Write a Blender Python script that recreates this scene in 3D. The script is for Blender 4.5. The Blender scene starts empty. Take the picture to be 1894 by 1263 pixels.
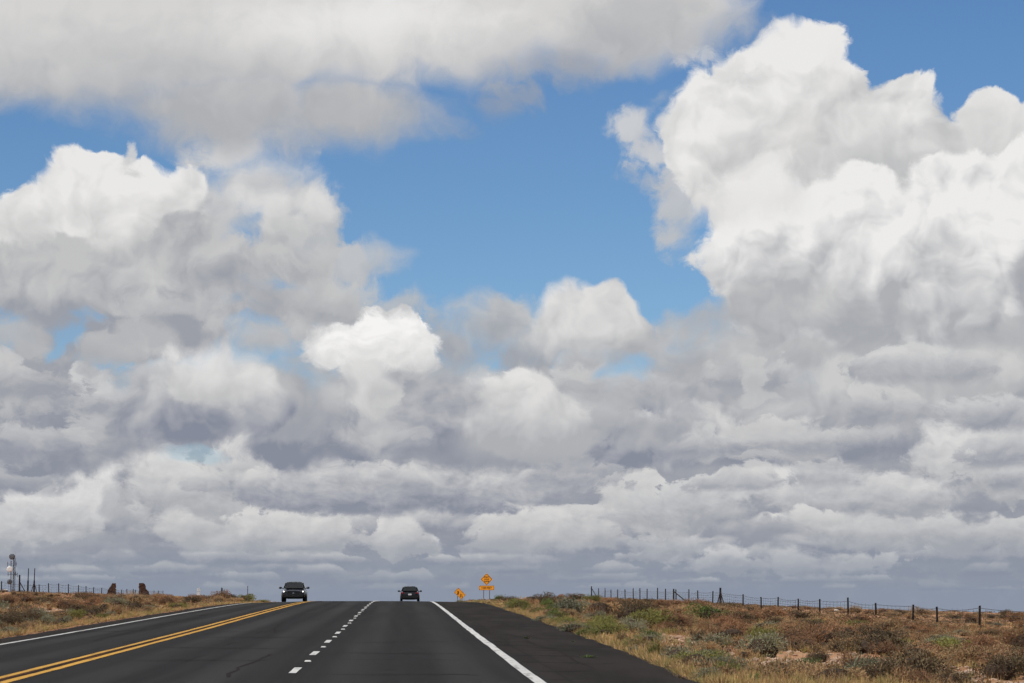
import bpy, bmesh, math, random
import numpy as np
from mathutils import Vector, Matrix

sc = bpy.context.scene
col = sc.collection
R = math.radians

# ------------------------------------------------------------------ camera
FPX = 5400.0                      # focal length in pixels of a 1894 px wide frame (a tele lens)
CAM_H = 1.43
PITCH = math.atan(480.5 / FPX)    # horizon sits well below the centre of the frame
YAW = math.atan(206.0 / FPX)      # the road runs off to the left of the centre
cd = bpy.data.cameras.new('camera')
cd.sensor_width = 36.0
cd.lens = FPX / 1894.0 * 36.0
cd.clip_start = 0.5
cd.clip_end = 40000.0
cam = bpy.data.objects.new('camera', cd)
col.objects.link(cam)
cam.location = (0, 0, CAM_H)
cam.rotation_euler = (math.pi / 2 + PITCH, 0, -YAW)
sc.camera = cam
CAM_ROT = cam.rotation_euler.to_matrix()

# ------------------------------------------------------------------ exposure and sampling
sc.view_settings.view_transform = 'Standard'
sc.view_settings.look = 'None'
sc.view_settings.gamma = 1.0
sc.view_settings.exposure = 0.0
sc.view_settings.use_curve_mapping = False
sc.render.engine = 'CYCLES'
sc.cycles.use_adaptive_sampling = True
sc.cycles.adaptive_threshold = 0.03
sc.cycles.adaptive_min_samples = 5
sc.cycles.max_bounces = 5
sc.cycles.diffuse_bounces = 2
sc.cycles.glossy_bounces = 2
sc.cycles.transparent_max_bounces = 6
sc.cycles.use_denoising = True
sc.cycles.denoiser = 'OPENIMAGEDENOISE'
sc.cycles.denoising_input_passes = 'RGB_ALBEDO_NORMAL'
sc.cycles.denoising_prefilter = 'ACCURATE'
sc.cycles.filter_width = 1.5

# ------------------------------------------------------------------ sun
SUN_AZ = R(228)                   # compass style, clockwise from +Y: behind the camera to the left
SUN_EL = R(50)
sd = bpy.data.lights.new('sun', 'SUN')
sd.energy = 2.6
sd.angle = R(0.55)
sd.color = (1.0, 0.95, 0.87)
sun = bpy.data.objects.new('sun', sd)
col.objects.link(sun)
sv = Vector((math.sin(SUN_AZ) * math.cos(SUN_EL), math.cos(SUN_AZ) * math.cos(SUN_EL), math.sin(SUN_EL)))
sun.rotation_euler = sv.to_track_quat('Z', 'Y').to_euler()
sun.location = sv * 60

# ------------------------------------------------------------------ world: sky with cumulus
def lin(c):
    """sRGB 0-255 triple to linear"""
    out = []
    for v in c:
        v = v / 255.0
        out.append(v / 12.92 if v <= 0.04045 else ((v + 0.055) / 1.055) ** 2.4)
    return tuple(out)

world = bpy.data.worlds.new('World')
sc.world = world
world.use_nodes = True
wt = world.node_tree
wt.nodes.clear()
world.cycles.sampling_method = 'MANUAL'
world.cycles.sample_map_resolution = 512
UNIT = FPX / 100.0

def px(x, y):
    """direction of a point of the sky, given as a pixel of the photograph, in hundredths-of-pixel azimuth / elevation"""
    d = CAM_ROT @ Vector(((x - 947.0) / FPX, (631.5 - y) / FPX, -1.0))
    d.normalize()
    return math.atan2(d.x, d.y) * UNIT, math.asin(d.z) * UNIT

def _set(sock, v):
    if isinstance(v, bpy.types.NodeSocket):
        wt.links.new(v, sock)
    elif isinstance(v, (tuple, list)) and len(v) == 3 and sock.type == 'RGBA':
        sock.default_value = (*v, 1.0)
    else:
        sock.default_value = v

def M(op, a, b=None, c=None, clamp=False):
    n = wt.nodes.new('ShaderNodeMath'); n.operation = op; n.use_clamp = clamp
    for k, v in enumerate((a, b, c)):
        if v is not None: _set(n.inputs[k], v)
    return n.outputs[0]

def VM(op, a, b=None, c=None):
    n = wt.nodes.new('ShaderNodeVectorMath'); n.operation = op
    for k, v in enumerate((a, b, c)):
        if v is not None: _set(n.inputs[k], v)
    return n.outputs['Value'] if op in ('LENGTH', 'DOT_PRODUCT', 'DISTANCE') else n.outputs['Vector']

def VS(a, s):
    n = wt.nodes.new('ShaderNodeVectorMath'); n.operation = 'SCALE'
    _set(n.inputs[0], a); _set(n.inputs['Scale'], s)
    return n.outputs['Vector']

def MAP(v, a, b, lo=0.0, hi=1.0, smooth=True):
    n = wt.nodes.new('ShaderNodeMapRange'); n.clamp = not smooth      # smoothstep clamps by itself; a separate clamp would upset the order Cycles compiles in
    n.interpolation_type = 'SMOOTHSTEP' if smooth else 'LINEAR'
    for k, x in enumerate((v, a, b, lo, hi)): _set(n.inputs[k], x)
    return n.outputs[0]

def MIX(f, a, b):
    n = wt.nodes.new('ShaderNodeMix'); n.data_type = 'RGBA'; n.clamp_factor = True
    _set(n.inputs[0], f); _set(n.inputs[6], a); _set(n.inputs[7], b)
    return n.outputs[2]

_LAST = [None]
def serial(vec):
    """make each texture wait for the one before it (their values reach the vector scaled to nothing): Cycles then needs few registers at a time"""
    if _LAST[0] is None: return vec
    c_ = wt.nodes.new('ShaderNodeCombineXYZ'); wt.links.new(M('MULTIPLY', _LAST[0], 1e-9), c_.inputs[2])
    return VM('ADD', vec, c_.outputs[0])

def NOISE(vec, scale, detail, rough, color=False, dim='2D', lac=2.0):
    vec = serial(vec)
    n = wt.nodes.new('ShaderNodeTexNoise'); n.noise_dimensions = dim
    _LAST[0] = n.outputs[0]
    _set(n.inputs['Vector'], vec); _set(n.inputs['Scale'], scale); _set(n.inputs['Detail'], detail)
    _set(n.inputs['Roughness'], rough); _set(n.inputs['Lacunarity'], lac)
    return n.outputs['Color'] if color else n.outputs[0]

def VOR(vec, scale, detail, rough, lac=2.2):
    vec = serial(vec)
    n = wt.nodes.new('ShaderNodeTexVoronoi'); _LAST[0] = n.outputs['Distance']; n.voronoi_dimensions = '2D'; n.feature = 'F1'
    n.normalize = True
    _set(n.inputs['Vector'], vec); _set(n.inputs['Scale'], scale); _set(n.inputs['Detail'], detail)
    _set(n.inputs['Roughness'], rough); _set(n.inputs['Lacunarity'], lac)
    return n.outputs['Distance']

tc = wt.nodes.new('ShaderNodeTexCoord')
DIR = VM('NORMALIZE', tc.outputs['Generated'])
sp = wt.nodes.new('ShaderNodeSeparateXYZ'); wt.links.new(DIR, sp.inputs[0])
AZ = M('MULTIPLY', M('ARCTAN2', sp.outputs[0], sp.outputs[1]), UNIT)
EL = M('MULTIPLY', M('ARCSINE', sp.outputs[2]), UNIT)
cb = wt.nodes.new('ShaderNodeCombineXYZ')
wt.links.new(AZ, cb.inputs[0]); wt.links.new(EL, cb.inputs[1])
P = cb.outputs[0]

st = wt.nodes.new('ShaderNodeTexSky')
st.sky_type = 'NISHITA'
st.sun_disc = False
st.sun_elevation = SUN_EL
st.sun_rotation = SUN_AZ
st.altitude = 1600.0
st.air_density = 1.0
st.dust_density = 0.35
st.ozone_density = 3.0
SKYSTR = 0.1
hs = wt.nodes.new('ShaderNodeHueSaturation')
hs.inputs['Hue'].default_value = 0.5
hs.inputs['Saturation'].default_value = 1.12
hs.inputs['Value'].default_value = 0.86
wt.links.new(st.outputs[0], hs.inputs['Color'])
SKYTINT = (0.83, 0.93, 1.03)
_k = wt.nodes.new('ShaderNodeMix'); _k.data_type = 'RGBA'; _k.blend_type = 'MULTIPLY'; _k.inputs[0].default_value = 1.0
wt.links.new(hs.outputs[0], _k.inputs[6]); _k.inputs[7].default_value = (SKYSTR * SKYTINT[0], SKYSTR * SKYTINT[1], SKYSTR * SKYTINT[2], 1.0)
SKY = _k.outputs[2]

# domain warps and the billow fields that give the clouds their cauliflower edges and soft relief
def WARP(scale, detail, rough):
    c = NOISE(P, scale, detail, rough, color=True)       # kept free of socket type conversions: those would upset the order Cycles compiles in
    s_ = wt.nodes.new('ShaderNodeSeparateColor'); wt.links.new(c, s_.inputs[0])
    x_ = wt.nodes.new('ShaderNodeCombineXYZ')
    wt.links.new(M('SUBTRACT', s_.outputs[0], 0.5), x_.inputs[0]); wt.links.new(M('SUBTRACT', s_.outputs[1], 0.5), x_.inputs[1])
    return x_.outputs[0]
w1 = WARP(0.75, 2.0, 0.5)
w2 = WARP(3.2, 3.0, 0.6)
WA = MAP(EL, 0.0, 5.5, 0.22, 1.0, smooth=False)             # far clouds are small and flat
w1 = VS(w1, WA); w2 = VS(w2, WA)
PE = VM('MULTIPLY_ADD', w1, (0.95, 0.70, 0.0), P)            # what the cloud outlines are measured in
PW = VM('MULTIPLY_ADD', w2, (0.26, 0.22, 0.0), PE)
hB = M('MULTIPLY_ADD', VOR(PW, 1.05, 4.0, 0.55), -1.0, 0.5)
PL = VM('MULTIPLY', PW, (1.0, 1.5, 1.0))
hS = M('MULTIPLY_ADD', VOR(PL, 2.2, 3.0, 0.55), -1.0, 0.5)
fB = M('SUBTRACT', NOISE(PW, 1.3, 6.0, 0.6), 0.5)
fS = M('SUBTRACT', NOISE(VM('MULTIPLY', PW, (0.9, 1.35, 1.0)), 2.2, 5.0, 0.6), 0.5)
PT = VM('MULTIPLY_ADD', w2, (0.12, 0.12, 0.0), PE)
tB = NOISE(PT, 0.95, 6.0, 0.56)
tBs = NOISE(PT, 0.95, 3.0, 0.50)
tB2 = NOISE(VM('ADD', PT, (-0.19, 0.24, 0.0)), 0.95, 3.0, 0.50)
PT2 = VM('MULTIPLY', PT, (0.9, 1.5, 1.0))
tS = NOISE(PT2, 1.7, 6.0, 0.60)
tS2 = NOISE(VM('ADD', PT2, (-0.08, 0.14, 0.0)), 1.7, 5.0, 0.57)
SOFTN = MAP(NOISE(P, 0.55, 2.0, 0.5), 0.34, 0.66, 0.55, 1.9)
def LUMPS(vec, scale, off, detail):
    """light on rounded lumps: brighter on the side that faces the sun"""
    a_ = VOR(vec, scale, detail, 0.45); b_ = VOR(VM('ADD', vec, off), scale, detail, 0.45)
    return M('SUBTRACT', M('MULTIPLY', b_, b_), M('MULTIPLY', a_, a_))
lB = LUMPS(PW, 0.85, (-0.20, 0.26, 0.0), 2.0)
lF = LUMPS(PW, 2.6, (-0.06, 0.09, 0.0), 1.0)
rB = M('MULTIPLY_ADD', lB, 0.80, M('MULTIPLY_ADD', lF, 0.30, M('MULTIPLY', M('SUBTRACT', tBs, tB2), 1.2)))
lS = LUMPS(PL, 1.9, (-0.09, 0.13, 0.0), 2.0)
rS = M('MULTIPLY_ADD', lS, 0.75, M('MULTIPLY', M('SUBTRACT', tS, tS2), 0.6))
n0 = M('MULTIPLY', M('SUBTRACT', NOISE(PE, 0.42, 3.0, 0.55), 0.5), 0.6)      # broad light and shade
rB = M('ADD', rB, n0); rS = M('ADD', rS, n0)
BIL = {'B': (hB, rB, fB, M('SUBTRACT', tB, 0.5)), 'S': (hS, rS, fS, M('SUBTRACT', tS, 0.5))}

CUR = SKY

# clouds over the rest of the sky, the same kind as those in view: broken cumulus above a low deck that closes in at the horizon
GD = VM('MULTIPLY', DIR, (1.0, 1.0, 2.0))
g1 = NOISE(GD, 3.4, 8.0, 0.56, dim='3D')
g2 = NOISE(VM('ADD', GD, (-0.03, -0.03, 0.06)), 3.4, 7.0, 0.55, dim='3D')
gt = M('MULTIPLY_ADD', M('SUBTRACT', g1, g2), 3.2, 0.5)
gcol = MIX(gt, lin((166, 167, 177)), lin((230, 230, 228)))
ga = MAP(g1, 0.41, 0.53)
GL = VM('MULTIPLY', DIR, (1.0, 1.0, 4.0))
g3 = NOISE(GL, 7.0, 7.0, 0.58, dim='3D')
g4 = NOISE(VM('ADD', GL, (-0.012, -0.012, 0.05)), 7.0, 6.0, 0.56, dim='3D')
dcol = MIX(M('MULTIPLY_ADD', M('SUBTRACT', g3, g4), 4.0, M('MULTIPLY_ADD', EL, 0.05, 0.36)), lin((150, 155, 166)), lin((212, 212, 213)))
dal = MAP(M('MULTIPLY_ADD', M('SUBTRACT', g3, 0.5), 9.0, EL), 7.5, 4.5)
GEN = MIX(dal, MIX(ga, SKY, gcol), dcol)
GEN = MIX(MAP(EL, 0.0, 1.5, 0.58, 0.0, smooth=False), GEN, lin((134, 148, 168)))
_u0, _v0 = px(947, 520)
FADE = M('MULTIPLY', MAP(M('ABSOLUTE', M('SUBTRACT', AZ, _u0)), 9.9, 12.9, 1.0, 0.0), MAP(M('MULTIPLY_ADD', fB, 1.5, M('SUBTRACT', EL, _v0)), 5.7, 8.2, 1.0, 0.0))
CUR = SKY
INVIEW = M('MULTIPLY', M('LESS_THAN', M('ABSOLUTE', M('SUBTRACT', AZ, _u0)), 13.2), M('LESS_THAN', M('ABSOLUTE', M('SUBTRACT', EL, _v0)), 8.7))

# ---- the clouds in view: each is a few joined ellipses of sky, billowed, lit from the top down to its base.
# They are only laid out in the stretch of sky where they stand, so that a ray evaluates few of them.
PUFFS = []
def grey(c):
    """sunlit cloud is neutral, a little warm; shaded cloud takes on the blue of the sky"""
    L = (c[0] + c[1] + c[2]) / 3.0 - 1.5
    if L < 200.0: L = 200.0 - (200.0 - L) * 1.16
    k = max(0.0, 198.0 - L)
    return (L - 0.06 * k + (1.0 if L > 210 else 0.0), L + 0.025 * k, L + 0.15 * k + 0.0022 * k * k - (1.0 if L > 210 else 0.0))
def puff(ell, lit, shade, ytop, ybot, kind='B', ab=0.5, af=0.5, soft=0.25, rel=1.2, opac=1.0, base=None, tilt=0.0, fr=0.0, hole=False, bias=0.0):
    box = [1e9, 1e9, -1e9, -1e9]
    for (x, y, rx, ry) in ell:
        k = 1.0 + (0.5 * ab + 0.4 * af) / (min(rx, ry) / 100.0)
        ex, ey = rx * k + 60, ry * k + 55
        box = [min(box[0], x - ex), min(box[1], y - ey), max(box[2], x + ex), max(box[3], y + ey)]
    if base is not None:
        box[3] = min(box[3], base[0] + base[1] / 2 + 40)
    PUFFS.append((box, ell, lit, shade, ytop, ybot, kind, ab, af, soft, rel, opac, base, tilt, fr, hole, bias))

def lay(cur, F, p):
    box, ell, lit, shade, ytop, ybot, kind, ab, af, soft, rel, opac, base, tilt, fr, hole, bias = p
    h, r, f, tn = F['h' + kind], F['r' + kind], F['f' + kind], F['t' + kind]
    d = None
    for (x, y, rx, ry) in ell:
        u, v = px(x, y)
        sx, sy = 100.0 / rx, 100.0 / ry
        q = VM('LENGTH', VM('MULTIPLY_ADD', F['PE'], (sx, sy, 0.0), (-u * sx, -v * sy, 0.0)))
        rr = min(rx, ry) / 100.0
        e = M('MULTIPLY_ADD', q, -rr, rr)
        d = e if d is None else M('SMOOTH_MAX', d, e, 0.12)
    D = M('MULTIPLY_ADD', f, af, M('MULTIPLY_ADD', h, ab, d))
    a = MAP(D if soft > 0.6 else M('MULTIPLY', D, F['SOFTN']), 0.0, soft, 0.0, opac)
    if base is not None:                      # a flat, dissolving base
        yb, fade = base[:2]
        v0 = px(947, yb)[1]
        a = M('MULTIPLY', a, MAP(M('MULTIPLY_ADD', f, base[2] if len(base) > 2 else 0.35, F['EL']), v0 - fade / 200.0, v0 + fade / 200.0))
    if hole:
        return MIX(a, cur, F['SKY'])
    t = MAP(F['EL'], px(947, ybot)[1], px(947, ytop)[1])
    if tilt:
        t = M('MULTIPLY_ADD', F['AZ'], tilt, M('SUBTRACT', t, px(ell[0][0], ell[0][1])[0] * tilt))
    t = M('MULTIPLY_ADD', r, rel * (1.2 if kind == 'B' else 0.75), t)
    t = M('MULTIPLY_ADD', tn, fr + (0.95 if kind == 'B' else 0.6), t)
    if bias: t = M('ADD', t, bias)
    return MIX(a, cur, MIX(t, lin(grey(shade)), lin(grey(lit))))

def pack(x, y, z):
    n = wt.nodes.new('ShaderNodeCombineColor')
    for k, v in enumerate((x, y, z)): _set(n.inputs[k], v)
    return n.outputs[0]
def unpack(v):
    n = wt.nodes.new('ShaderNodeSeparateColor'); wt.links.new(v, n.inputs[0])
    return n.outputs
def shift(v, e):
    n = wt.nodes.new('ShaderNodeMix'); n.data_type = 'RGBA'; n.blend_type = 'ADD'; n.clamp_result = False
    n.inputs[0].default_value = 1.0; n.inputs[7].default_value = (e, e, e, 1.0); wt.links.new(v, n.inputs[6])
    return n.outputs[2]
def group(name, vectors, colours):
    gt_ = bpy.data.node_groups.new(name, 'ShaderNodeTree')
    for nm in vectors: gt_.interface.new_socket(nm, in_out='INPUT', socket_type='NodeSocketVector')
    for nm in colours: gt_.interface.new_socket(nm, in_out='INPUT', socket_type='NodeSocketColor')
    gt_.interface.new_socket('Color', in_out='OUTPUT', socket_type='NodeSocketColor')
    return gt_

PACKS = {}
PACKS['P'] = PE
for _kd in 'BS':
    _h, _r, _f, _t = BIL[_kd]
    PACKS[_kd + '1'] = pack(_h, _r, _f)
    PACKS[_kd + '2'] = pack(_t, SOFTN, EL)
PACKS['X'] = pack(FADE, AZ, EL)

def background(colour):
    n = wt.nodes.new('ShaderNodeBackground')
    n.inputs['Strength'].default_value = SKYSTR
    wt.links.new(colour, n.inputs['Color'])
    return n.outputs[0]

PGROUP = {}
PATCHES = []
def puff_group(i):
    global wt
    if i in PGROUP: return PGROUP[i]
    p = PUFFS[i]; kd = p[6]
    gt_ = bpy.data.node_groups.new('cloud', 'ShaderNodeTree')
    gt_.interface.new_socket('PE', in_out='INPUT', socket_type='NodeSocketVector')
    for nm in ('h', 'r', 'f', 't', 'SOFTN', 'EL') + (('AZ',) if p[13] else ()): gt_.interface.new_socket(nm, in_out='INPUT', socket_type='NodeSocketFloat')
    for nm in ('cur',) + (('SKY',) if p[15] else ()): gt_.interface.new_socket(nm, in_out='INPUT', socket_type='NodeSocketColor')
    gt_.interface.new_socket('Color', in_out='OUTPUT', socket_type='NodeSocketColor')
    keep, wt = wt, gt_
    gi = wt.nodes.new('NodeGroupInput').outputs
    F = {o.name + (kd if o.name in 'hrft' else ''): o for o in gi if o.name}
    out = lay(gi['cur'], F, p)
    go = wt.nodes.new('NodeGroupOutput')
    wt.links.new(out, go.inputs['Color'])
    wt = keep
    PGROUP[i] = gt_
    return gt_

def patch(k, x0, x1, y0, y1):
    """a Background for the stretch of sky x0..x1, y0..y1"""
    global wt
    names = ('P', 'B1', 'B2', 'S1', 'S2', 'X')
    gt_ = group('clouds', names[:1], names[1:] + ('SKY', 'BASE', 'GEN'))
    keep, wt = wt, gt_
    gi = wt.nodes.new('NodeGroupInput').outputs
    e = (len(PATCHES) + 1) * 1e-6; PATCHES.append(k)                       # keeps one patch's nodes from being merged with another's
    F = {nm: shift(gi[nm], e) for nm in names[1:]}
    F['P'] = VM('ADD', gi['P'], (e, e, 0.0))
    x_ = unpack(F['X'])
    V = {'PE': F['P'], 'SKY': gi['SKY'], 'AZ': x_[1], 'EL': x_[2]}
    for kd in 'BS':
        u1, u2 = unpack(F[kd + '1']), unpack(F[kd + '2'])
        V['h' + kd], V['r' + kd], V['f' + kd], V['t' + kd], V['SOFTN'] = u1[0], u1[1], u1[2], u2[0], u2[1]
    cur = gi['BASE']
    for i, p in enumerate(PUFFS):
        b = p[0]
        if b[0] < x1 and b[2] > x0 and b[1] < y1 and b[3] > y0:
            n = wt.nodes.new('ShaderNodeGroup'); n.node_tree = puff_group(i)
            for s_ in n.inputs:
                wt.links.new(cur if s_.name == 'cur' else V[s_.name + (p[6] if s_.name in 'hrft' else '')], s_)
            cur = n.outputs[0]
    if y1 > 850:                             # the air in front of the far rows
        hz = MAP(x_[2], px(947, 1112)[1], px(947, 985)[1], 0.58, 0.0, smooth=False)
        cur = MIX(hz, cur, lin((134, 148, 168)))
    cur = MIX(x_[0], gi['GEN'], cur)     # towards the rim of the view the general cloud field takes over
    sc_ = wt.nodes.new('ShaderNodeMix'); sc_.data_type = 'RGBA'; sc_.blend_type = 'MULTIPLY'; sc_.clamp_result = False
    sc_.inputs[0].default_value = 1.0; sc_.inputs[7].default_value = (1 / SKYSTR, 1 / SKYSTR, 1 / SKYSTR, 1.0)
    wt.links.new(cur, sc_.inputs[6])
    go = wt.nodes.new('NodeGroupOutput')
    wt.links.new(sc_.outputs[2], go.inputs['Color'])
    wt = keep
    n = wt.nodes.new('ShaderNodeGroup'); n.node_tree = gt_
    for nm in names: wt.links.new(PACKS[nm], n.inputs[nm])
    wt.links.new(SKY, n.inputs['SKY']); wt.links.new(CUR, n.inputs['BASE']); wt.links.new(GEN, n.inputs['GEN'])
    return background(n.outputs['Color'])

def choose(fac, a, b):
    n = wt.nodes.new('ShaderNodeMixShader')
    wt.links.new(fac, n.inputs[0]); wt.links.new(a, n.inputs[1]); wt.links.new(b, n.inputs[2])
    return n.outputs[0]
# ---- the low cloud deck that runs down to the horizon
puff([(947, 1000, 3200, 340)], (172, 173, 181), (148, 153, 165), 660, 1085, 'S', 0.1, 0.6, 0.5, 0.5, 1.0, fr=0.3)
puff([(1560, 640, 420, 110), (1300, 690, 300, 90), (1800, 640, 300, 120)], (188, 189, 196), (168, 170, 180), 560, 760, 'B', .2, .5, .4, .6, 1.0)
# far flattened rows just over the horizon
puff([(150, 1050, 160, 14), (400, 1060, 200, 12), (700, 1062, 180, 12), (560, 1085, 240, 9)], (176, 182, 190), (152, 162, 178), 1030, 1080, 'S', .12, .35, .2, .4, .7)
puff([(1500, 1052, 240, 16), (1250, 1078, 160, 12), (1750, 1078, 160, 10), (1050, 1064, 120, 9)], (180, 184, 193), (150, 159, 177), 1030, 1085, 'S', .12, .35, .2, .4, .75)
puff([(300, 1020, 260, 26), (700, 1030, 240, 22), (1100, 1040, 260, 20), (1700, 1040, 260, 20)], (160, 167, 181), (146, 156, 174), 1000, 1060, 'S', .12, .6, .3, .4, .7)
# rows of far cumulus standing on a common base, each nearer row a little higher and larger
_rc = random.Random(8)
for (yb, hh, n_, lt, sh_) in ((1092, 10, 10, 178, 152), (1078, 13, 10, 186, 153), (1062, 17, 10, 194, 154), (1043, 22, 11, 203, 154), (1020, 27, 11, 212, 156), (992, 33, 10, 214, 157)):
    for q_ in range(n_):
        x_ = -60 + 2010 * (q_ + _rc.uniform(.0, 1.0)) / n_; h_ = hh * _rc.uniform(.7, 1.5); w_ = hh * _rc.uniform(2.4, 5.6); y_ = yb + hh * _rc.uniform(-.2, .2)
        hump = [(x_ + w_ * _rc.uniform(-.6, .6), y_ - h_ * _rc.uniform(.55, .95), w_ * _rc.uniform(.25, .5), h_ * _rc.uniform(.4, .65)) for _ in range(2)]
        k_ = _rc.uniform(-9, 5)
        puff([(x_, y_ - h_ * .35, w_, h_ * .55)] + hump, (lt + k_,) * 3, (sh_ + k_ * .3,) * 3, y_ - h_ * 1.15, y_ - h_ * .05, 'S', .16, .16, .055, .9, _rc.uniform(.75, 1.0), base=(y_, hh * .35, .10))
puff([(60, 962, 125, 54), (140, 922, 84, 50), (195, 885, 34, 30), (20, 985, 90, 40)], (226, 226, 224), (170, 173, 181), 860, 1025, 'S', .35, .4, .2, .8, 1.0, bias=.1)
puff([(240, 1000, 90, 26), (150, 1020, 130, 20)], (166, 169, 179), (154, 159, 172), 975, 1040, 'S', .2, .5, .2, .6, .8)
puff([(440, 985, 110, 46), (560, 985, 110, 40), (400, 960, 70, 36)], (214, 214, 214), (168, 171, 180), 935, 1028, 'S', .32, .4, .17, .9, .97, base=(1026, 36))
puff([(340, 965, 60, 38), (352, 985, 30, 34)], (216, 216, 215), (176, 179, 186), 925, 1010, 'S', .35, .35, .12, .9, .97)
puff([(738, 985, 40, 34), (752, 1008, 60, 22), (725, 1000, 30, 26)], (214, 215, 216), (168, 172, 182), 950, 1026, 'S', .32, .3, .10, .9, .95)
puff([(975, 972, 80, 40), (1040, 995, 100, 34), (935, 990, 60, 36), (960, 945, 40, 20)], (214, 214, 215), (170, 173, 182), 925, 1025, 'S', .34, .45, .15, .9, .97, base=(1024, 34))
puff([(1640, 980, 210, 44), (1500, 962, 70, 30), (1800, 990, 140, 36)], (208, 208, 210), (166, 169, 180), 935, 1028, 'S', .3, .5, .18, .9, .95, base=(1030, 40))
puff([(1245, 1000, 60, 34), (1215, 1015, 50, 22)], (210, 211, 213), (164, 168, 181), 965, 1040, 'S', .34, .4, .12, .9, .95)
puff([(1345, 1030, 40, 26), (1325, 1040, 60, 16)], (212, 212, 214), (160, 165, 180), 1005, 1055, 'S', .3, .35, .1, .9, .9)
puff([(1480, 1038, 80, 24), (1580, 1045, 90, 18), (1460, 1025, 30, 18)], (204, 205, 208), (166, 170, 181), 1008, 1060, 'S', .26, .4, .13, .8, .9)
puff([(1190, 898, 46, 30), (1165, 915, 50, 28), (1195, 945, 56, 46), (1240, 965, 50, 40)], (212, 213, 214), (172, 175, 184), 865, 1000, 'S', .36, .5, .14, 1.0, .95)
puff([(1290, 940, 100, 46), (1340, 890, 50, 26), (1365, 905, 40, 36), (1260, 915, 50, 26)], (210, 211, 212), (164, 167, 179), 868, 990, 'S', .36, .5, .15, 1.0, .95, base=(990, 44))
puff([(1420, 985, 110, 32), (1330, 990, 60, 22)], (160, 164, 178), (152, 158, 174), 950, 1020, 'S', .2, .6, .22, .5, .75)
# the row above it
puff([(285, 862, 62, 44), (325, 905, 100, 50), (390, 925, 70, 40)], (218, 218, 217), (172, 175, 184), 820, 970, 'S', .34, .4, .17, .9, .97)
puff([(212, 925, 44, 46), (235, 955, 50, 30)], (174, 177, 186), (162, 166, 177), 880, 980, 'S', .25, .5, .4, .6, .6)
puff([(450, 838, 70, 34), (500, 860, 90, 36), (560, 870, 60, 34)], (218, 218, 217), (178, 181, 188), 808, 905, 'S', .34, .4, .16, .9, .97)
puff([(620, 900, 180, 58), (760, 905, 200, 56), (930, 905, 170, 46)], (216, 216, 215), (146, 148, 158), 845, 952, 'S', .3, .5, .22, .9, .97, base=(954, 20, .15))
puff([(1450, 905, 90, 46), (1540, 905, 120, 46), (1660, 915, 150, 44)], (220, 220, 219), (164, 166, 177), 858, 970, 'S', .3, .45, .2, .8, .97, base=(966, 40))
puff([(1520, 958, 46, 16), (1495, 950, 30, 14)], (216, 216, 216), (188, 190, 195), 940, 975, 'S', .2, .3, .1, .8, .9)
puff([(1640, 800, 200, 72), (1500, 830, 170, 52), (1330, 835, 180, 56)], (184, 185, 190), (144, 147, 162), 740, 856, 'S', .2, .5, .3, .6, .95, base=(862, 22, .15))
puff([(1780, 815, 80, 56), (1865, 800, 70, 50), (1730, 850, 60, 34), (1860, 870, 60, 60)], (222, 222, 221), (178, 180, 187), 750, 930, 'S', .38, .5, .14, 1.0, 1.0, base=(935, 60))

# ---- middle: grey masses with bright cores
puff([(1600, 735, 220, 80), (1380, 750, 180, 96), (1800, 720, 210, 72)], (202, 202, 206), (162, 163, 174), 650, 800, 'B', .3, .7, .4, .7, 1.0, fr=.3)
puff([(1430, 815, 140, 50), (1300, 800, 120, 56)], (214, 214, 214), (178, 179, 186), 745, 865, 'S', .3, .6, .34, .7, .9, base=(860, 36))
puff([(1820, 690, 140, 56), (1700, 700, 120, 46)], (212, 212, 213), (184, 184, 191), 635, 745, 'B', .25, .5, .22, .7, .9)
puff([(760, 760, 240, 116), (1040, 800, 250, 80), (620, 810, 200, 76), (1180, 790, 140, 72)], (204, 205, 208), (146, 146, 156), 650, 872, 'B', .35, .6, .4, .8, 1.0, base=(878, 26, .15), fr=.3)
puff([(60, 730, 160, 110), (130, 800, 190, 90), (40, 850, 160, 56)], (176, 177, 184), (148, 150, 162), 620, 880, 'B', .3, .8, .35, .9, 1.0, fr=.7)
puff([(60, 690, 90, 40), (150, 770, 80, 40)], (160, 162, 176), (150, 152, 167), 640, 820, 'S', .3, .9, .4, .5, .7)
puff([(40, 770, 60, 30), (60, 840, 90, 20)], (194, 196, 203), (178, 180, 190), 740, 870, 'S', .3, .9, .4, .5, .7)
puff([(185, 735, 44, 72), (165, 690, 28, 34), (170, 800, 46, 46)], (210, 211, 213), (182, 184, 191), 680, 830, 'S', .2, .7, .26, .6, .85)
# loose middle-sized cumulus in the middle band, tops in the light and bases in shade
_rm = random.Random(14)
for (yb, hh, n_, lt, sh_) in ((905, 44, 8, 212, 160), (850, 50, 7, 212, 158), (790, 54, 7, 214, 162), (730, 52, 6, 214, 166)):
    for q_ in range(n_):
        x_ = -40 + 1980 * (q_ + _rm.uniform(.1, .9)) / n_; h_ = hh * _rm.uniform(.7, 1.3); w_ = hh * _rm.uniform(1.5, 2.8); y_ = yb + hh * _rm.uniform(-.35, .35)
        hump = [(x_ + w_ * _rm.uniform(-.6, .6), y_ - h_ * _rm.uniform(.6, 1.0), w_ * _rm.uniform(.28, .5), h_ * _rm.uniform(.4, .6)) for _ in range(2)]
        k_ = _rm.uniform(-10, 6)
        puff([(x_, y_ - h_ * .4, w_, h_ * .6)] + hump, (lt + k_,) * 3, (sh_ + k_ * .4,) * 3, y_ - h_ * 1.2, y_ - h_ * .05, 'S', .3, .4, .16, .9, _rm.uniform(.55, .9), base=(y_, hh * .5, .14))
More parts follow.
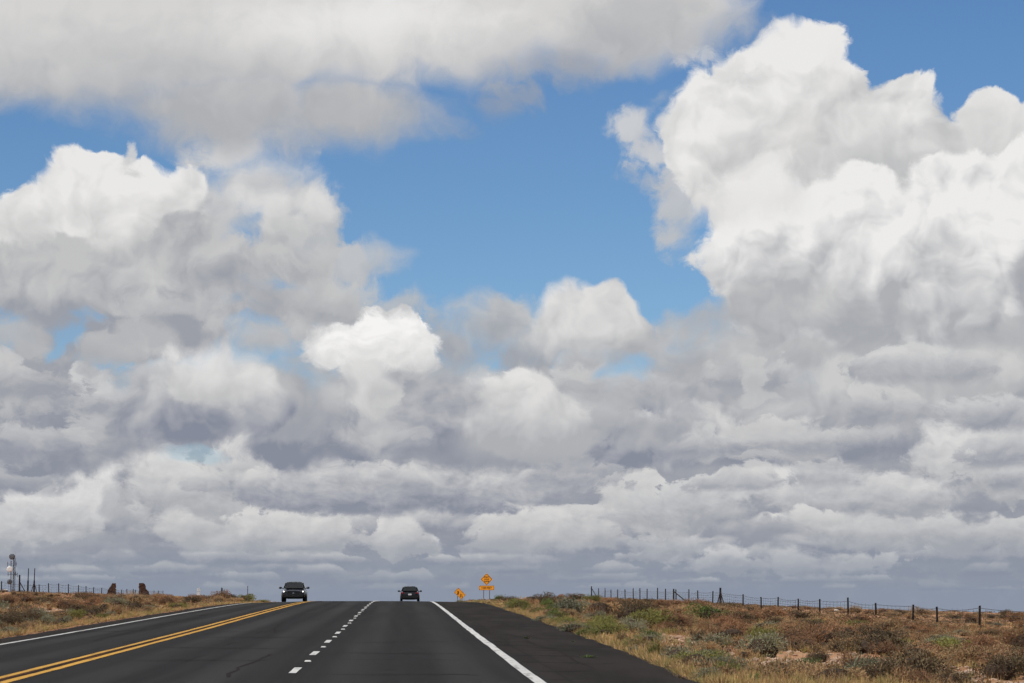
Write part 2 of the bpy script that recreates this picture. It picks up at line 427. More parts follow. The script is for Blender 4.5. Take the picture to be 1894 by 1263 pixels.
puff([(900, 602, 120, 72), (840, 640, 90, 66), (990, 640, 120, 66)], (192, 194, 202), (166, 167, 179), 540, 680, 'B', .35, .6, .36, .9, .95)
puff([(1090, 592, 104, 76), (1050, 610, 86, 64), (1130, 620, 76, 58)], (224, 224, 222), (178, 179, 187), 510, 690, 'B', .28, .25, .24, .7, 1.0, tilt=-.10)
puff([(1240, 650, 160, 50), (1330, 640, 120, 60), (1150, 670, 120, 30)], (196, 197, 203), (170, 172, 183), 590, 700, 'B', .3, .7, .4, .7, .95)
puff([(700, 622, 86, 60), (632, 634, 66, 52), (752, 645, 50, 48), (690, 690, 58, 64), (600, 660, 38, 28)], (246, 246, 244), (200, 202, 209), 560, 745, 'S', .44, .2, .13, 1.0, 1.0, tilt=-.06, bias=.05)
puff([(560, 740, 90, 46), (640, 720, 90, 36), (800, 694, 110, 36), (870, 664, 70, 32)], (174, 175, 185), (158, 159, 170), 660, 770, 'B', .2, .6, .42, .8, .85)
puff([(960, 770, 100, 96), (1010, 800, 96, 74), (890, 790, 96, 64)], (222, 222, 221), (178, 179, 186), 660, 868, 'B', .3, .45, .32, .7, .95, base=(862, 64))
puff([(1130, 760, 60, 40), (1190, 800, 90, 36), (1110, 720, 50, 24)], (180, 182, 192), (166, 168, 180), 700, 830, 'B', .3, .8, .36, .7, .7)
puff([(700, 790, 110, 40), (790, 760, 60, 50), (610, 800, 60, 30)], (206, 206, 209), (186, 187, 194), 720, 840, 'B', .3, .8, .4, .7, .65)
puff([(930, 712, 56, 16), (900, 728, 40, 14), (955, 695, 24, 16)], (228, 229, 228), (198, 200, 206), 690, 740, 'S', .2, .35, .12, .7, .9)
puff([(1085, 690, 36, 18), (1320, 685, 36, 12), (1390, 690, 34, 26), (1370, 612, 34, 12), (1400, 730, 30, 20)], (214, 215, 216), (190, 192, 198), 600, 720, 'S', .25, .5, .16, .7, .8)

# ---- left: the grey raft under the white cumulus
puff([(480, 350, 130, 94), (440, 285, 110, 60), (565, 410, 84, 120), (400, 400, 150, 90)], (210, 211, 214), (186, 188, 196), 250, 480, 'B', .35, .7, .45, .8, .94)
puff([(470, 385, 80, 46), (530, 430, 70, 40), (590, 380, 40, 50)], (222, 223, 224), (194, 196, 203), 330, 470, 'B', .35, .7, .34, .8, .8)
puff([(170, 352, 92, 72), (85, 410, 110, 52), (265, 350, 70, 54), (330, 350, 46, 42), (30, 440, 110, 60), (190, 430, 200, 72)], (234, 234, 232), (196, 197, 203), 265, 520, 'B', .48, .28, .18, .9, 1.0, bias=.1)
puff([(228, 290, 10, 24), (242, 312, 24, 14)], (214, 217, 221), (200, 204, 212), 265, 320, 'S', .12, .3, .2, .5, .85)
puff([(200, 540, 260, 94), (400, 520, 190, 88), (60, 500, 120, 54), (130, 462, 70, 34), (345, 450, 90, 58), (300, 610, 220, 64), (560, 560, 110, 44)], (194, 194, 200), (162, 162, 171), 420, 650, 'B', .34, .6, .22, 1.0, 1.0, fr=.4)
puff([(650, 490, 105, 42), (560, 535, 115, 40), (710, 480, 56, 38)], (196, 197, 203), (178, 179, 188), 450, 560, 'B', .3, .6, .36, .6, .88)
puff([(420, 470, 64, 28), (300, 560, 120, 34), (250, 620, 80, 44), (260, 500, 60, 30), (120, 540, 90, 26)], (206, 206, 208), (190, 191, 197), 440, 640, 'B', .2, .8, .4, .6, .7)
puff([(370, 440, 60, 24), (330, 590, 60, 20), (480, 500, 70, 24), (50, 470, 60, 18)], (168, 168, 180), (164, 164, 176), 400, 640, 'B', .2, .8, .4, .5, .6)
puff([(118, 620, 54, 30), (150, 590, 42, 18), (90, 640, 32, 18)], (0, 0, 0), (0, 0, 0), 0, 1, 'S', .1, .4, .3, hole=True, opac=.8)
puff([(440, 552, 54, 14), (510, 520, 54, 12)], (0, 0, 0), (0, 0, 0), 0, 1, 'S', .1, .4, .3, hole=True, opac=.5)
puff([(1165, 690, 64, 22), (1190, 680, 50, 22)], (0, 0, 0), (0, 0, 0), 0, 1, 'S', .1, .3, .14, hole=True, opac=.75)
puff([(365, 838, 60, 18), (340, 846, 50, 14)], (0, 0, 0), (0, 0, 0), 0, 1, 'S', .1, .2, .16, hole=True, opac=.42)
puff([(640, 545, 130, 44), (560, 590, 90, 40), (740, 560, 60, 30)], (196, 198, 203), (178, 181, 189), 500, 610, 'B', .3, .7, .4, .7, .8)
puff([(500, 625, 120, 60), (540, 670, 90, 40), (440, 600, 80, 40)], (196, 197, 201), (176, 178, 186), 560, 690, 'B', .3, .6, .35, .8, .95)
puff([(10, 615, 70, 50), (200, 650, 60, 40)], (190, 191, 196), (176, 177, 185), 570, 690, 'B', .3, .6, .35, .8, .9)
puff([(700, 730, 56, 40), (680, 700, 36, 30)], (218, 219, 220), (196, 197, 202), 680, 770, 'B', .3, .5, .3, .7, .75)
# bright core over a heavy flat base
puff([(540, 765, 110, 56), (480, 720, 90, 60)], (186, 187, 192), (164, 165, 174), 690, 820, 'B', .3, .6, .35, .7, .9, base=(822, 24, .12))
puff([(350, 750, 140, 84), (420, 735, 110, 84), (260, 775, 66, 46)], (204, 204, 206), (142, 143, 154), 640, 822, 'B', .28, .45, .3, .6, .97, base=(824, 26, .14))
puff([(395, 685, 100, 60), (365, 705, 84, 50), (440, 715, 80, 50)], (230, 230, 228), (194, 195, 198), 625, 780, 'B', .32, .35, .34, .6, .95)

# ---- right: the tall cumulus tower
puff([(1165, 235, 60, 34), (1225, 285, 76, 42), (1275, 330, 76, 64), (1255, 410, 40, 70)], (210, 212, 216), (190, 194, 203), 190, 420, 'B', .2, .7, .45, .6, .85)
puff([(1240, 180, 60, 26), (1200, 330, 50, 30)], (190, 196, 208), (180, 188, 202), 150, 360, 'B', .2, .9, .5, .5, .5)
puff([(1475, 124, 90, 84), (1410, 175, 110, 70), (1320, 225, 96, 92), (1540, 205, 100, 90), (1665, 212, 84, 74), (1600, 300, 200, 90), (1320, 310, 84, 76), (1740, 280, 90, 70), (1430, 320, 160, 130)], (235, 235, 234), (194, 195, 202), 0, 440, 'B', .52, .26, .17, .9, 1.0, bias=.08, tilt=-.06)
puff([(1300, 110, 70, 30), (1350, 130, 60, 26)], (222, 223, 226), (204, 206, 213), 70, 170, 'S', .3, .9, .4, .6, .6)
puff([(1828, 226, 58, 66), (1870, 250, 60, 60)], (228, 229, 230), (202, 203, 209), 150, 330, 'B', .42, .15, .10, .6, 1.0, bias=.15)
puff([(1660, 310, 120, 56), (1600, 265, 110, 50), (1730, 300, 80, 44)], (206, 207, 211), (188, 188, 195), 240, 360, 'B', .25, .5, .42, .6, .85)
puff([(1540, 150, 40, 70), (1480, 250, 60, 60)], (222, 223, 226), (214, 215, 219), 80, 310, 'B', .25, .6, .5, .5, .6)
puff([(1415, 430, 112, 112), (1570, 400, 120, 84), (1590, 335, 56, 44), (1780, 375, 120, 104), (1690, 460, 200, 110), (1890, 420, 110, 160), (1460, 500, 160, 100), (1365, 520, 66, 56), (1600, 570, 260, 76)], (238, 238, 235), (178, 178, 184), 350, 660, 'B', .52, .28, .17, .9, 1.0, base=(648, 46, .2), bias=.0)
puff([(1400, 350, 120, 60), (1330, 380, 70, 50)], (232, 232, 231), (222, 222, 223), 300, 430, 'B', .3, .6, .5, .5, .8)
puff([(1500, 565, 210, 60), (1380, 585, 130, 56), (1490, 515, 70, 30), (1640, 608, 210, 40)], (196, 196, 199), (172, 172, 180), 490, 645, 'B', .3, .6, .42, .8, .85, base=(648, 40, .15))
puff([(1915, 540, 60, 190), (1850, 625, 120, 36)], (182, 181, 189), (156, 156, 167), 420, 650, 'B', .2, .4, .5, .4, .9, base=(655, 34))

# ---- top: the smooth near deck
puff([(900, 200, 60, 44), (960, 190, 90, 36), (860, 230, 40, 30)], (152, 166, 190), (150, 160, 182), 150, 250, 'B', .1, .9, .6, .4, .55)
puff([(250, -40, 1000, 250), (800, -40, 640, 210), (1170, 0, 260, 160), (110, 125, 310, 112), (430, 195, 280, 112), (640, 200, 240, 100), (300, 190, 220, 76)], (213, 213, 211), (180, 179, 182), 0, 260, 'B', .04, .45, .75, .3, 1.0, fr=-.5)
puff([(690, 40, 360, 100), (540, 50, 190, 86)], (234, 234, 231), (218, 218, 217), 20, 150, 'B', .04, .9, 1.0, .10, .9, fr=-.7)
puff([(1190, 40, 230, 110), (1060, 120, 210, 66), (1330, 50, 130, 66)], (186, 184, 193), (170, 167, 178), 0, 160, 'B', .06, .9, .9, .2, .85)
puff([(280, 110, 210, 70), (660, 215, 230, 50), (330, 235, 220, 40)], (190, 187, 191), (184, 180, 186), 40, 160, 'B', .04, .7, 1.0, .1, .55, fr=-.7)

def column(k, x0, x1, ys):
    if len(ys) == 2:
        return patch(k, x0, x1, ys[0], ys[1])
    mid = len(ys) // 2
    up = column(k * 2 + 1, x0, x1, ys[:mid + 1])
    dn = column(k * 2 + 2, x0, x1, ys[mid:])
    return choose(M('GREATER_THAN', EL, px(947, ys[mid])[1]), dn, up)
YS = [-360, 170, 330, 480, 610, 730, 850, 930, 1000, 1400]
XS = [-400, 460, 947, 1430, 2300]
def row_of(lo, hi):
    if hi - lo == 1: return column(1000 * lo, XS[lo], XS[hi], YS)
    mid = (lo + hi) // 2
    lf, rt = row_of(lo, mid), row_of(mid, hi)
    return choose(M('GREATER_THAN', AZ, px(XS[mid], 600)[0]), lf, rt)
SKYS = row_of(0, len(XS) - 1)
# away from the view the general cloud field goes on
_k2 = wt.nodes.new('ShaderNodeMix'); _k2.data_type = 'RGBA'; _k2.blend_type = 'MULTIPLY'
_k2.inputs[0].default_value = 1.0; _k2.inputs[7].default_value = (1 / SKYSTR, 1 / SKYSTR, 1 / SKYSTR, 1.0)
wt.links.new(GEN, _k2.inputs[6])
SKYS = choose(INVIEW, background(_k2.outputs[2]), SKYS)
wo = wt.nodes.new('ShaderNodeOutputWorld')
wt.links.new(SKYS, wo.inputs['Surface'])

# ------------------------------------------------------------------ helpers
rng = np.random.default_rng(11)
random.seed(5)

def tag(o, label=None, cat=None, group_=None, kind=None):
    if label: o['label'] = label
    if cat: o['category'] = cat
    if group_: o['group'] = group_
    if kind: o['kind'] = kind
    return o

def link(o, parent=None):
    col.objects.link(o)
    if parent is not None: o.parent = parent
    return o

def empty(name, loc=(0, 0, 0), rz=0.0, label=None, cat=None, group_=None):
    o = bpy.data.objects.new(name, None)
    o.location = loc; o.rotation_euler = (0, 0, rz)
    o.empty_display_size = 0.2
    return tag(link(o), label, cat, group_)

def mesh_np(name, v, f, mat=None, attr=None, smooth=False):
    """mesh from numpy arrays; f is (n, 3) or (n, 4)"""
    v = np.asarray(v, dtype=np.float32); f = np.asarray(f, dtype=np.int32)
    me = bpy.data.meshes.new(name)
    k = f.shape[1]
    me.vertices.add(len(v)); me.vertices.foreach_set('co', v.ravel())
    me.loops.add(f.size); me.loops.foreach_set('vertex_index', f.ravel())
    me.polygons.add(len(f))
    me.polygons.foreach_set('loop_start', np.arange(0, f.size, k, dtype=np.int32))
    me.polygons.foreach_set('use_smooth', np.full(len(f), smooth, dtype=bool))
    if attr is not None:
        a = me.attributes.new('tint', 'FLOAT', 'POINT')
        a.data.foreach_set('value', np.asarray(attr, dtype=np.float32))
    me.update(calc_edges=True)
    if mat: me.materials.append(mat)
    return me

class MB:
    """collects simple solids and links them as ONE mesh object"""
    def __init__(s): s.v = []; s.f = []
    def add(s, v, f):
        n = len(s.v); s.v += [tuple(p) for p in v]; s.f += [tuple(i + n for i in q) for q in f]
        return s
    def box(s, c, d, rz=0.0, rx=0.0, ry=0.0):
        m = Matrix.Translation(c) @ Matrix.Rotation(rz, 4, 'Z') @ Matrix.Rotation(ry, 4, 'Y') @ Matrix.Rotation(rx, 4, 'X')
        x, y, z = d[0] / 2, d[1] / 2, d[2] / 2
        v = [m @ Vector(p) for p in ((-x, -y, -z), (x, -y, -z), (x, y, -z), (-x, y, -z), (-x, -y, z), (x, -y, z), (x, y, z), (-x, y, z))]
        return s.add(v, [(0, 3, 2, 1), (4, 5, 6, 7), (0, 1, 5, 4), (1, 2, 6, 5), (2, 3, 7, 6), (3, 0, 4, 7)])
    def tube(s, a, b, r0, r1=None, n=6, cap=True):
        a, b = Vector(a), Vector(b); r1 = r0 if r1 is None else r1
        q = (b - a).to_track_quat('Z', 'Y')
        v = []
        for p, r in ((a, r0), (b, r1)):
            for k in range(n):
                t = 2 * math.pi * k / n
                v.append(p + q @ Vector((r * math.cos(t), r * math.sin(t), 0)))
        f = [(k, (k + 1) % n, n + (k + 1) % n, n + k) for k in range(n)]
        if cap: f += [tuple(range(n - 1, -1, -1)), tuple(range(n, 2 * n))]
        return s.add(v, f)
    def prism(s, pts, y0, y1):
        """outline in x-z pushed from y0 to y1"""
        n = len(pts)
        v = [(x, y0, z) for x, z in pts] + [(x, y1, z) for x, z in pts]
        f = [tuple(range(n)), tuple(range(2 * n - 1, n - 1, -1))] + [(k, n + k, n + (k + 1) % n, (k + 1) % n) for k in range(n)]
        return s.add(v, f)
    def lathe(s, prof, c=(0, 0, 0), axis='X', n=20):
        v = []
        for (r, h) in prof:
            for k in range(n):
                t = 2 * math.pi * k / n
                p = {'X': (h, r * math.cos(t), r * math.sin(t)), 'Y': (r * math.cos(t), h, r * math.sin(t)), 'Z': (r * math.cos(t), r * math.sin(t), h)}[axis]
                v.append((p[0] + c[0], p[1] + c[1], p[2] + c[2]))
        f = []
        for j in range(len(prof) - 1):
            for k in range(n):
                f.append((j * n + k, j * n + (k + 1) % n, (j + 1) * n + (k + 1) % n, (j + 1) * n + k))
        return s.add(v, f)
    def build(s, name, mat, parent=None, smooth=False, bevel=0.0):
        me = bpy.data.meshes.new(name)
        me.from_pydata(s.v, [], s.f)
        bm = bmesh.new(); bm.from_mesh(me)
        bmesh.ops.recalc_face_normals(bm, faces=bm.faces)
        bm.to_mesh(me); bm.free()
        me.materials.append(mat)
        if smooth: me.polygons.foreach_set('use_smooth', [True] * len(me.polygons))
        o = link(bpy.data.objects.new(name, me), parent)
        if bevel:
            b = o.modifiers.new('bevel', 'BEVEL'); b.width = bevel; b.segments = 2; b.limit_method = 'ANGLE'
        return o

# ------------------------------------------------------------------ materials
class NT:
    def __init__(s, name):
        s.m = bpy.data.materials.new(name); s.m.use_nodes = True
        s.t = s.m.node_tree; s.b = s.t.nodes['Principled BSDF']
    def n(s, kind, **kw):
        n = s.t.nodes.new(kind)
        for k, v in kw.items():
            if hasattr(n, k): setattr(n, k, v)
        return n
    def l(s, a, b): s.t.links.new(a, b)
    def set(s, sock, v):
        if isinstance(v, bpy.types.NodeSocket): s.l(v, sock)
        elif isinstance(v, (tuple, list)) and len(v) == 3 and sock.type == 'RGBA': sock.default_value = (*v, 1)
        else: sock.default_value = v
    def math(s, op, a, b=None, c=None, clamp=False):
        n = s.n('ShaderNodeMath', operation=op, use_clamp=clamp)
        for k, v in enumerate((a, b, c)):
            if v is not None: s.set(n.inputs[k], v)
        return n.outputs[0]
    def mix(s, f, a, b, mode='MIX'):
        n = s.n('ShaderNodeMix', data_type='RGBA', blend_type=mode)
        s.set(n.inputs[0], f); s.set(n.inputs[6], a); s.set(n.inputs[7], b)
        return n.outputs[2]
    def rng(s, v, a, b, lo=0.0, hi=1.0, smooth=True):
        n = s.n('ShaderNodeMapRange', interpolation_type='SMOOTHSTEP' if smooth else 'LINEAR')
        for k, x in enumerate((v, a, b, lo, hi)): s.set(n.inputs[k], x)
        return n.outputs[0]
    def pos(s, scale=(1, 1, 1), local=False):
        if local: p = s.n('ShaderNodeTexCoord').outputs['Object']
        else: p = s.n('ShaderNodeNewGeometry').outputs['Position']
        n = s.n('ShaderNodeVectorMath', operation='MULTIPLY'); s.l(p, n.inputs[0]); n.inputs[1].default_value = scale
        return n.outputs[0]
    def noise(s, vec, scale, detail=4.0, rough=0.55):
        n = s.n('ShaderNodeTexNoise'); s.l(vec, n.inputs['Vector'])
        n.inputs['Scale'].default_value = scale; n.inputs['Detail'].default_value = detail; n.inputs['Roughness'].default_value = rough
        return n.outputs[0]
    def bump(s, h, strength=0.5, dist=0.02):
        n = s.n('ShaderNodeBump'); s.l(h, n.inputs['Height']); n.inputs['Strength'].default_value = strength; n.inputs['Distance'].default_value = dist
        s.l(n.outputs[0], s.b.inputs['Normal'])
    def out(s, colour=None, rough=0.8, spec=0.3, metal=0.0):
        if colour is not None: s.set(s.b.inputs['Base Color'], colour)
        s.set(s.b.inputs['Roughness'], rough); s.set(s.b.inputs['Specular IOR Level'], spec); s.set(s.b.inputs['Metallic'], metal)
        return s.m

def plain(name, c, rough=0.6, spec=0.4, metal=0.0, var=0.15, scale=6.0, emit=None):
    k = NT(name)
    n = k.noise(k.pos(local=True), scale, 4.0)
    cc = k.mix(k.rng(n, 0.3, 0.7), tuple(x * (1 - var) for x in c), tuple(min(1, x * (1 + var)) for x in c))
    k.out(cc, rough, spec, metal)
    if emit:
        k.set(k.b.inputs['Emission Color'], emit[0]); k.b.inputs['Emission Strength'].default_value = emit[1]
    return k.m

# asphalt: lanes with worn wheel tracks, browner shoulders with cracks across them
def asphalt():
    k = NT('asphalt')
    g = k.n('ShaderNodeNewGeometry').outputs['Position']
    s = k.n('ShaderNodeSeparateXYZ'); k.l(g, s.inputs[0])
    X, Y = s.outputs[0], s.outputs[1]
    fine = k.noise(k.pos((1, 0.35, 1)), 26.0, 3.0, 0.7)
    streak = k.noise(k.pos((2.4, 0.035, 0)), 1.0, 4.0, 0.55)
    patch_ = k.noise(k.pos((0.28, 0.035, 0)), 1.0, 3.0, 0.5)
    lane = k.mix(k.rng(streak, 0.3, 0.7), (0.0250, 0.0243, 0.0236), (0.0335, 0.0324, 0.0312))
    lane = k.mix(k.rng(patch_, 0.35, 0.65, 0.0, 0.6), lane, (0.0265, 0.0254, 0.0244))
    track = None
    for cx_ in (-0.7, 1.02, -4.45, -2.75, -8.35, -6.65):
        b_ = k.rng(k.math('ABSOLUTE', k.math('SUBTRACT', X, cx_)), 0.12, 0.55, 1.0, 0.0)
        track = b_ if track is None else k.math('MAXIMUM', track, b_)
    lane = k.mix(k.math('MULTIPLY', track, k.rng(k.noise(k.pos((0.6, 0.02, 0)), 1.0, 2.0), 0.3, 0.7, 0.25, 0.9)), lane, (0.0500, 0.0484, 0.0466))
    sh = k.mix(k.rng(k.noise(k.pos((0.8, 0.09, 0)), 1.0, 5.0, 0.6), 0.35, 0.68), (0.0235, 0.0198, 0.0172), (0.0365, 0.0300, 0.0260))
    grit = k.noise(k.pos((1, 0.3, 1)), 9.0, 2.0, 0.6)
    sh = k.mix(k.rng(grit, 0.68, 0.76, 0.0, 0.35), sh, (0.085, 0.066, 0.054))
    wob = k.math('MULTIPLY_ADD', k.noise(k.pos((0, 0.06, 0)), 1.0, 3.0), 0.5, -0.25)
    Xw = k.math('ADD', X, wob)
    right = k.rng(Xw, 2.02, 2.25); left = k.rng(Xw, -9.55, -9.35, 1.0, 0.0)
    c = k.mix(k.math('MAXIMUM', right, left), lane, sh)
    # longitudinal seam between the passing lane and the driving lane, and wavering cracks across
    seam = k.rng(k.math('ABSOLUTE', k.math('ADD', Xw, 3.7)), 0.0, 0.05, 1.0, 0.0)
    seam = k.math('MULTIPLY', seam, k.rng(k.noise(k.pos((0, 0.12, 0)), 1.0, 3.0), 0.5, 0.62))
    seam2 = k.rng(k.math('ABSOLUTE', k.math('ADD', Xw, -2.45)), 0.0, 0.06, 1.0, 0.0)
    yy = k.math('ADD', Y, k.math('MULTIPLY', k.noise(k.pos((0.5, 0.25, 0)), 1.0, 4.0, 0.6), 5.0))
    fr = k.math('FRACT', k.math('MULTIPLY', yy, 1 / 4.3))
    cr = k.rng(k.math('ABSOLUTE', k.math('SUBTRACT', fr, 0.5)), 0.0, 0.075, 1.0, 0.0)
    cr = k.math('MULTIPLY', cr, k.rng(k.noise(k.pos((0.35, 0.3, 0)), 1.0, 2.0), 0.42, 0.56))
    cr_s = k.math('MULTIPLY', cr, k.math('MAXIMUM', right, k.math('MULTIPLY', left, 0.5)))
    yl = k.math('FRACT', k.math('MULTIPLY', yy, 1 / 15.7))
    crl = k.rng(k.math('ABSOLUTE', k.math('SUBTRACT', yl, 0.5)), 0.0, 0.018, 1.0, 0.0)
    crl = k.math('MULTIPLY', crl, k.rng(k.noise(k.pos((0.3, 0.21, 0)), 1.0, 2.0), 0.45, 0.6, 0.0, 0.7))
    dark = k.math('MAXIMUM', k.math('MAXIMUM', k.math('MULTIPLY', seam, 0.7), k.math('MULTIPLY', seam2, 0.35)), k.math('MAXIMUM', cr_s, crl), clamp=True)
    c = k.mix(k.math('MULTIPLY', dark, 0.85), c, (0.008, 0.0075, 0.0075))
    c = k.mix(k.rng(fine, 0.25, 0.75, 0.0, 0.05), c, k.mix(1.0, c, (1.6, 1.58, 1.55), 'MULTIPLY'))
    return k.out(c, 0.92, 0.05)

def paint(name, c, dirt, wear=0.5):
    k = NT(name)
    n = k.noise(k.pos((3.0, 0.5, 1)), 2.2, 6.0, 0.65)
    n2 = k.noise(k.pos((1, 0.10, 1)), 1.0, 4.0, 0.6)
    cc = k.mix(k.rng(n2, 0.35, 0.7, 0.0, 0.5), c, tuple(x * 0.75 for x in c))
    cc = k.mix(k.rng(n, 0.54, 0.70, 0.0, wear), cc, dirt)
    n3 = k.noise(k.pos((2.0, 0.22, 1)), 1.0, 5.0, 0.7)
    cc = k.mix(k.rng(n3, 0.58, 0.66, 0.0, 0.6), cc, dirt)
    return k.out(cc, 0.7, 0.3)

def soil():
    k = NT('desert_soil')
    p = k.pos()
    a = k.noise(p, 0.09, 5.0, 0.6); b = k.noise(p, 0.7, 5.0, 0.6); d = k.noise(p, 7.0, 4.0, 0.65)
    c = k.mix(k.rng(a, 0.40, 0.62), (0.33, 0.160, 0.082), (0.50, 0.262, 0.148))
    c = k.mix(k.rng(b, 0.42, 0.66, 0.0, 0.75), c, (0.42, 0.26, 0.13))
    c = k.mix(k.rng(d, 0.55, 0.7, 0.0, 0.5), c, (0.55, 0.37, 0.25))
    k.bump(d, 0.6, 0.05)
    return k.out(c, 0.95, 0.1)

def leafy(name, a, b, per_object=True, trans=0.0, dry=None):
    """foliage: every leaf its own shade, every plant its own tint"""
    k = NT(name)
    ri = k.n('ShaderNodeNewGeometry').outputs['Random Per Island']
    c = k.mix(k.rng(ri, 0.0, 1.0, 0.22, 0.78, False), a, b)
    if per_object: t = k.n('ShaderNodeObjectInfo').outputs['Random']
    else:
        n = k.n('ShaderNodeAttribute', attribute_name='tint'); t = n.outputs['Fac']
    c2 = k.mix(k.rng(t, 0.0, 1.0, 0.0, 1.0, False), (0.72, 0.74, 0.76), (1.28, 1.24, 1.18))
    c = k.mix(1.0, c, c2, 'MULTIPLY')
    if dry:
        c = k.mix(k.math('MULTIPLY', k.rng(k.math('FRACT', k.math('MULTIPLY', t, 7.13)), 0.35, 1.0), 0.75), c, dry)
    return k.out(c, 0.75, 0.15)

MAT = {}
MAT['asphalt'] = asphalt()
MAT['white_paint'] = paint('white_road_paint', (0.70, 0.69, 0.65), (0.12, 0.11, 0.10), 0.85)
MAT['yellow_paint'] = paint('yellow_road_paint', (0.69, 0.36, 0.040), (0.16, 0.06, 0.015), 0.75)
MAT['tar'] = plain('tar_joint', (0.018, 0.012, 0.010), 0.9, 0.1)
MAT['rust'] = plain('rusty_dust', (0.10, 0.042, 0.014), 0.9, 0.1)
MAT['soil'] = soil()
MAT['brown'] = leafy('dry_brown_twigs', (0.165, 0.092, 0.052), (0.37, 0.215, 0.118))
MAT['olive'] = leafy('dark_olive_leaves', (0.080, 0.060, 0.037), (0.180, 0.134, 0.078))
MAT['sage'] = leafy('grey_green_leaves', (0.140, 0.145, 0.094), (0.29, 0.285, 0.185))
MAT['tan'] = leafy('tan_twigs', (0.27, 0.165, 0.085), (0.54, 0.37, 0.195))
MAT['lime'] = leafy('yellow_green_leaves', (0.125, 0.135, 0.042), (0.27, 0.265, 0.085))
MAT['green'] = leafy('fresh_green_leaves', (0.065, 0.10, 0.030), (0.15, 0.20, 0.065))
MAT['wood'] = plain('grey_brown_stem', (0.060, 0.043, 0.031), 0.9, 0.05, var=.4, scale=9.0)
MAT['scrub'] = leafy('low_scrub', (0.17, 0.105, 0.058), (0.37, 0.240, 0.130), per_object=False, dry=(0.12, 0.105, 0.062))
MAT['grass'] = leafy('dry_grass', (0.36, 0.225, 0.105), (0.60, 0.405, 0.195), per_object=False, dry=(0.22, 0.23, 0.070))
MAT['stone'] = leafy('pale_stones', (0.33, 0.205, 0.135), (0.56, 0.42, 0.32), per_object=False)
MAT['gravel'] = leafy('dark_gravel', (0.055, 0.042, 0.035), (0.15, 0.105, 0.075), per_object=False)
MAT['rock'] = plain('pale_rock', (0.60, 0.53, 0.46), 0.9, 0.1, var=0.25, scale=4.0)
MAT['ruin'] = leafy('dark_red_ruin_stone', (0.045, 0.025, 0.018), (0.105, 0.058, 0.040), per_object=False)
MAT['post'] = plain('weathered_dark_post', (0.020, 0.017, 0.016), 0.85, 0.2, var=0.35, scale=3.0)
MAT['wire'] = plain('rusty_wire', (0.060, 0.052, 0.050), 0.7, 0.3, metal=0.3)
MAT['steel'] = plain('galvanised_steel', (0.16, 0.16, 0.17), 0.5, 0.3, metal=0.3)
MAT['dark_steel'] = plain('dark_steel', (0.06, 0.06, 0.065), 0.6, 0.3, metal=0.3)
MAT['sign_post'] = plain('sign_post_steel', (0.10, 0.10, 0.11), 0.6, 0.3, metal=0.4)
MAT['orange'] = plain('orange_sign_face', (0.85, 0.34, 0.016), 0.45, 0.4, var=0.06)
MAT['black'] = plain('black_sign_ink', (0.012, 0.011, 0.010), 0.6, 0.3)
MAT['sign_white'] = plain('weathered_white_panel', (0.55, 0.56, 0.56), 0.6, 0.3)
MAT['dish_white'] = plain('white_dish', (0.72, 0.72, 0.71), 0.5, 0.3)
MAT['dish_grey'] = plain('grey_radome', (0.09, 0.095, 0.105), 0.4, 0.4)
MAT['shed'] = plain('shed_grey', (0.20, 0.21, 0.22), 0.7, 0.2)

# ------------------------------------------------------------------ lie of the land
RY = np.array([-60, 0, 40, 80, 120, 150, 165, 178, 190, 205, 225, 250, 280, 320, 400, 600, 1000, 2000, 9000.0])
RZ = np.array([-.45, 0, .30, .62, .98, 1.235, 1.345, 1.42, 1.442, 1.445, 1.435, 1.40, 1.34, 1.19, .70, -1.2, -5.0, -9.0, -12.0])
_yy = np.arange(-60, 9000, 1.0)
_zz = np.interp(_yy, RY, RZ)
_ker = np.hanning(19); _ker /= _ker.sum()
_zz = np.convolve(np.pad(_zz, 9, mode='edge'), _ker, mode='valid')
def road_r(Y): return np.interp(Y, _yy, _zz)
def road_c(X):
    X = np.asarray(X, dtype=float)
    return np.where(X < -5.6, -0.028 * (-5.6 - X), np.where(X > 0.5, -0.016 * (X - 0.5), 0.0))
def road_z(X, Y): return road_r(Y) + road_c(X)
def edge_right(Y): return np.interp(Y, [0, 40, 60, 85, 170, 400], [4.3, 4.45, 4.8, 5.0, 5.2, 5.2])
EDGE_L = -10.75
TX = np.array([-3000, -400, -150, -80, -48, -40, -25, -16, -11.2, 5.4, 10, 20, 34, 60, 120, 400, 3000.0])
TY = np.array([-60, 0, 40, 80, 120, 170, 222, 260, 300, 350, 420, 520, 650, 1000, 2000, 9000.0])
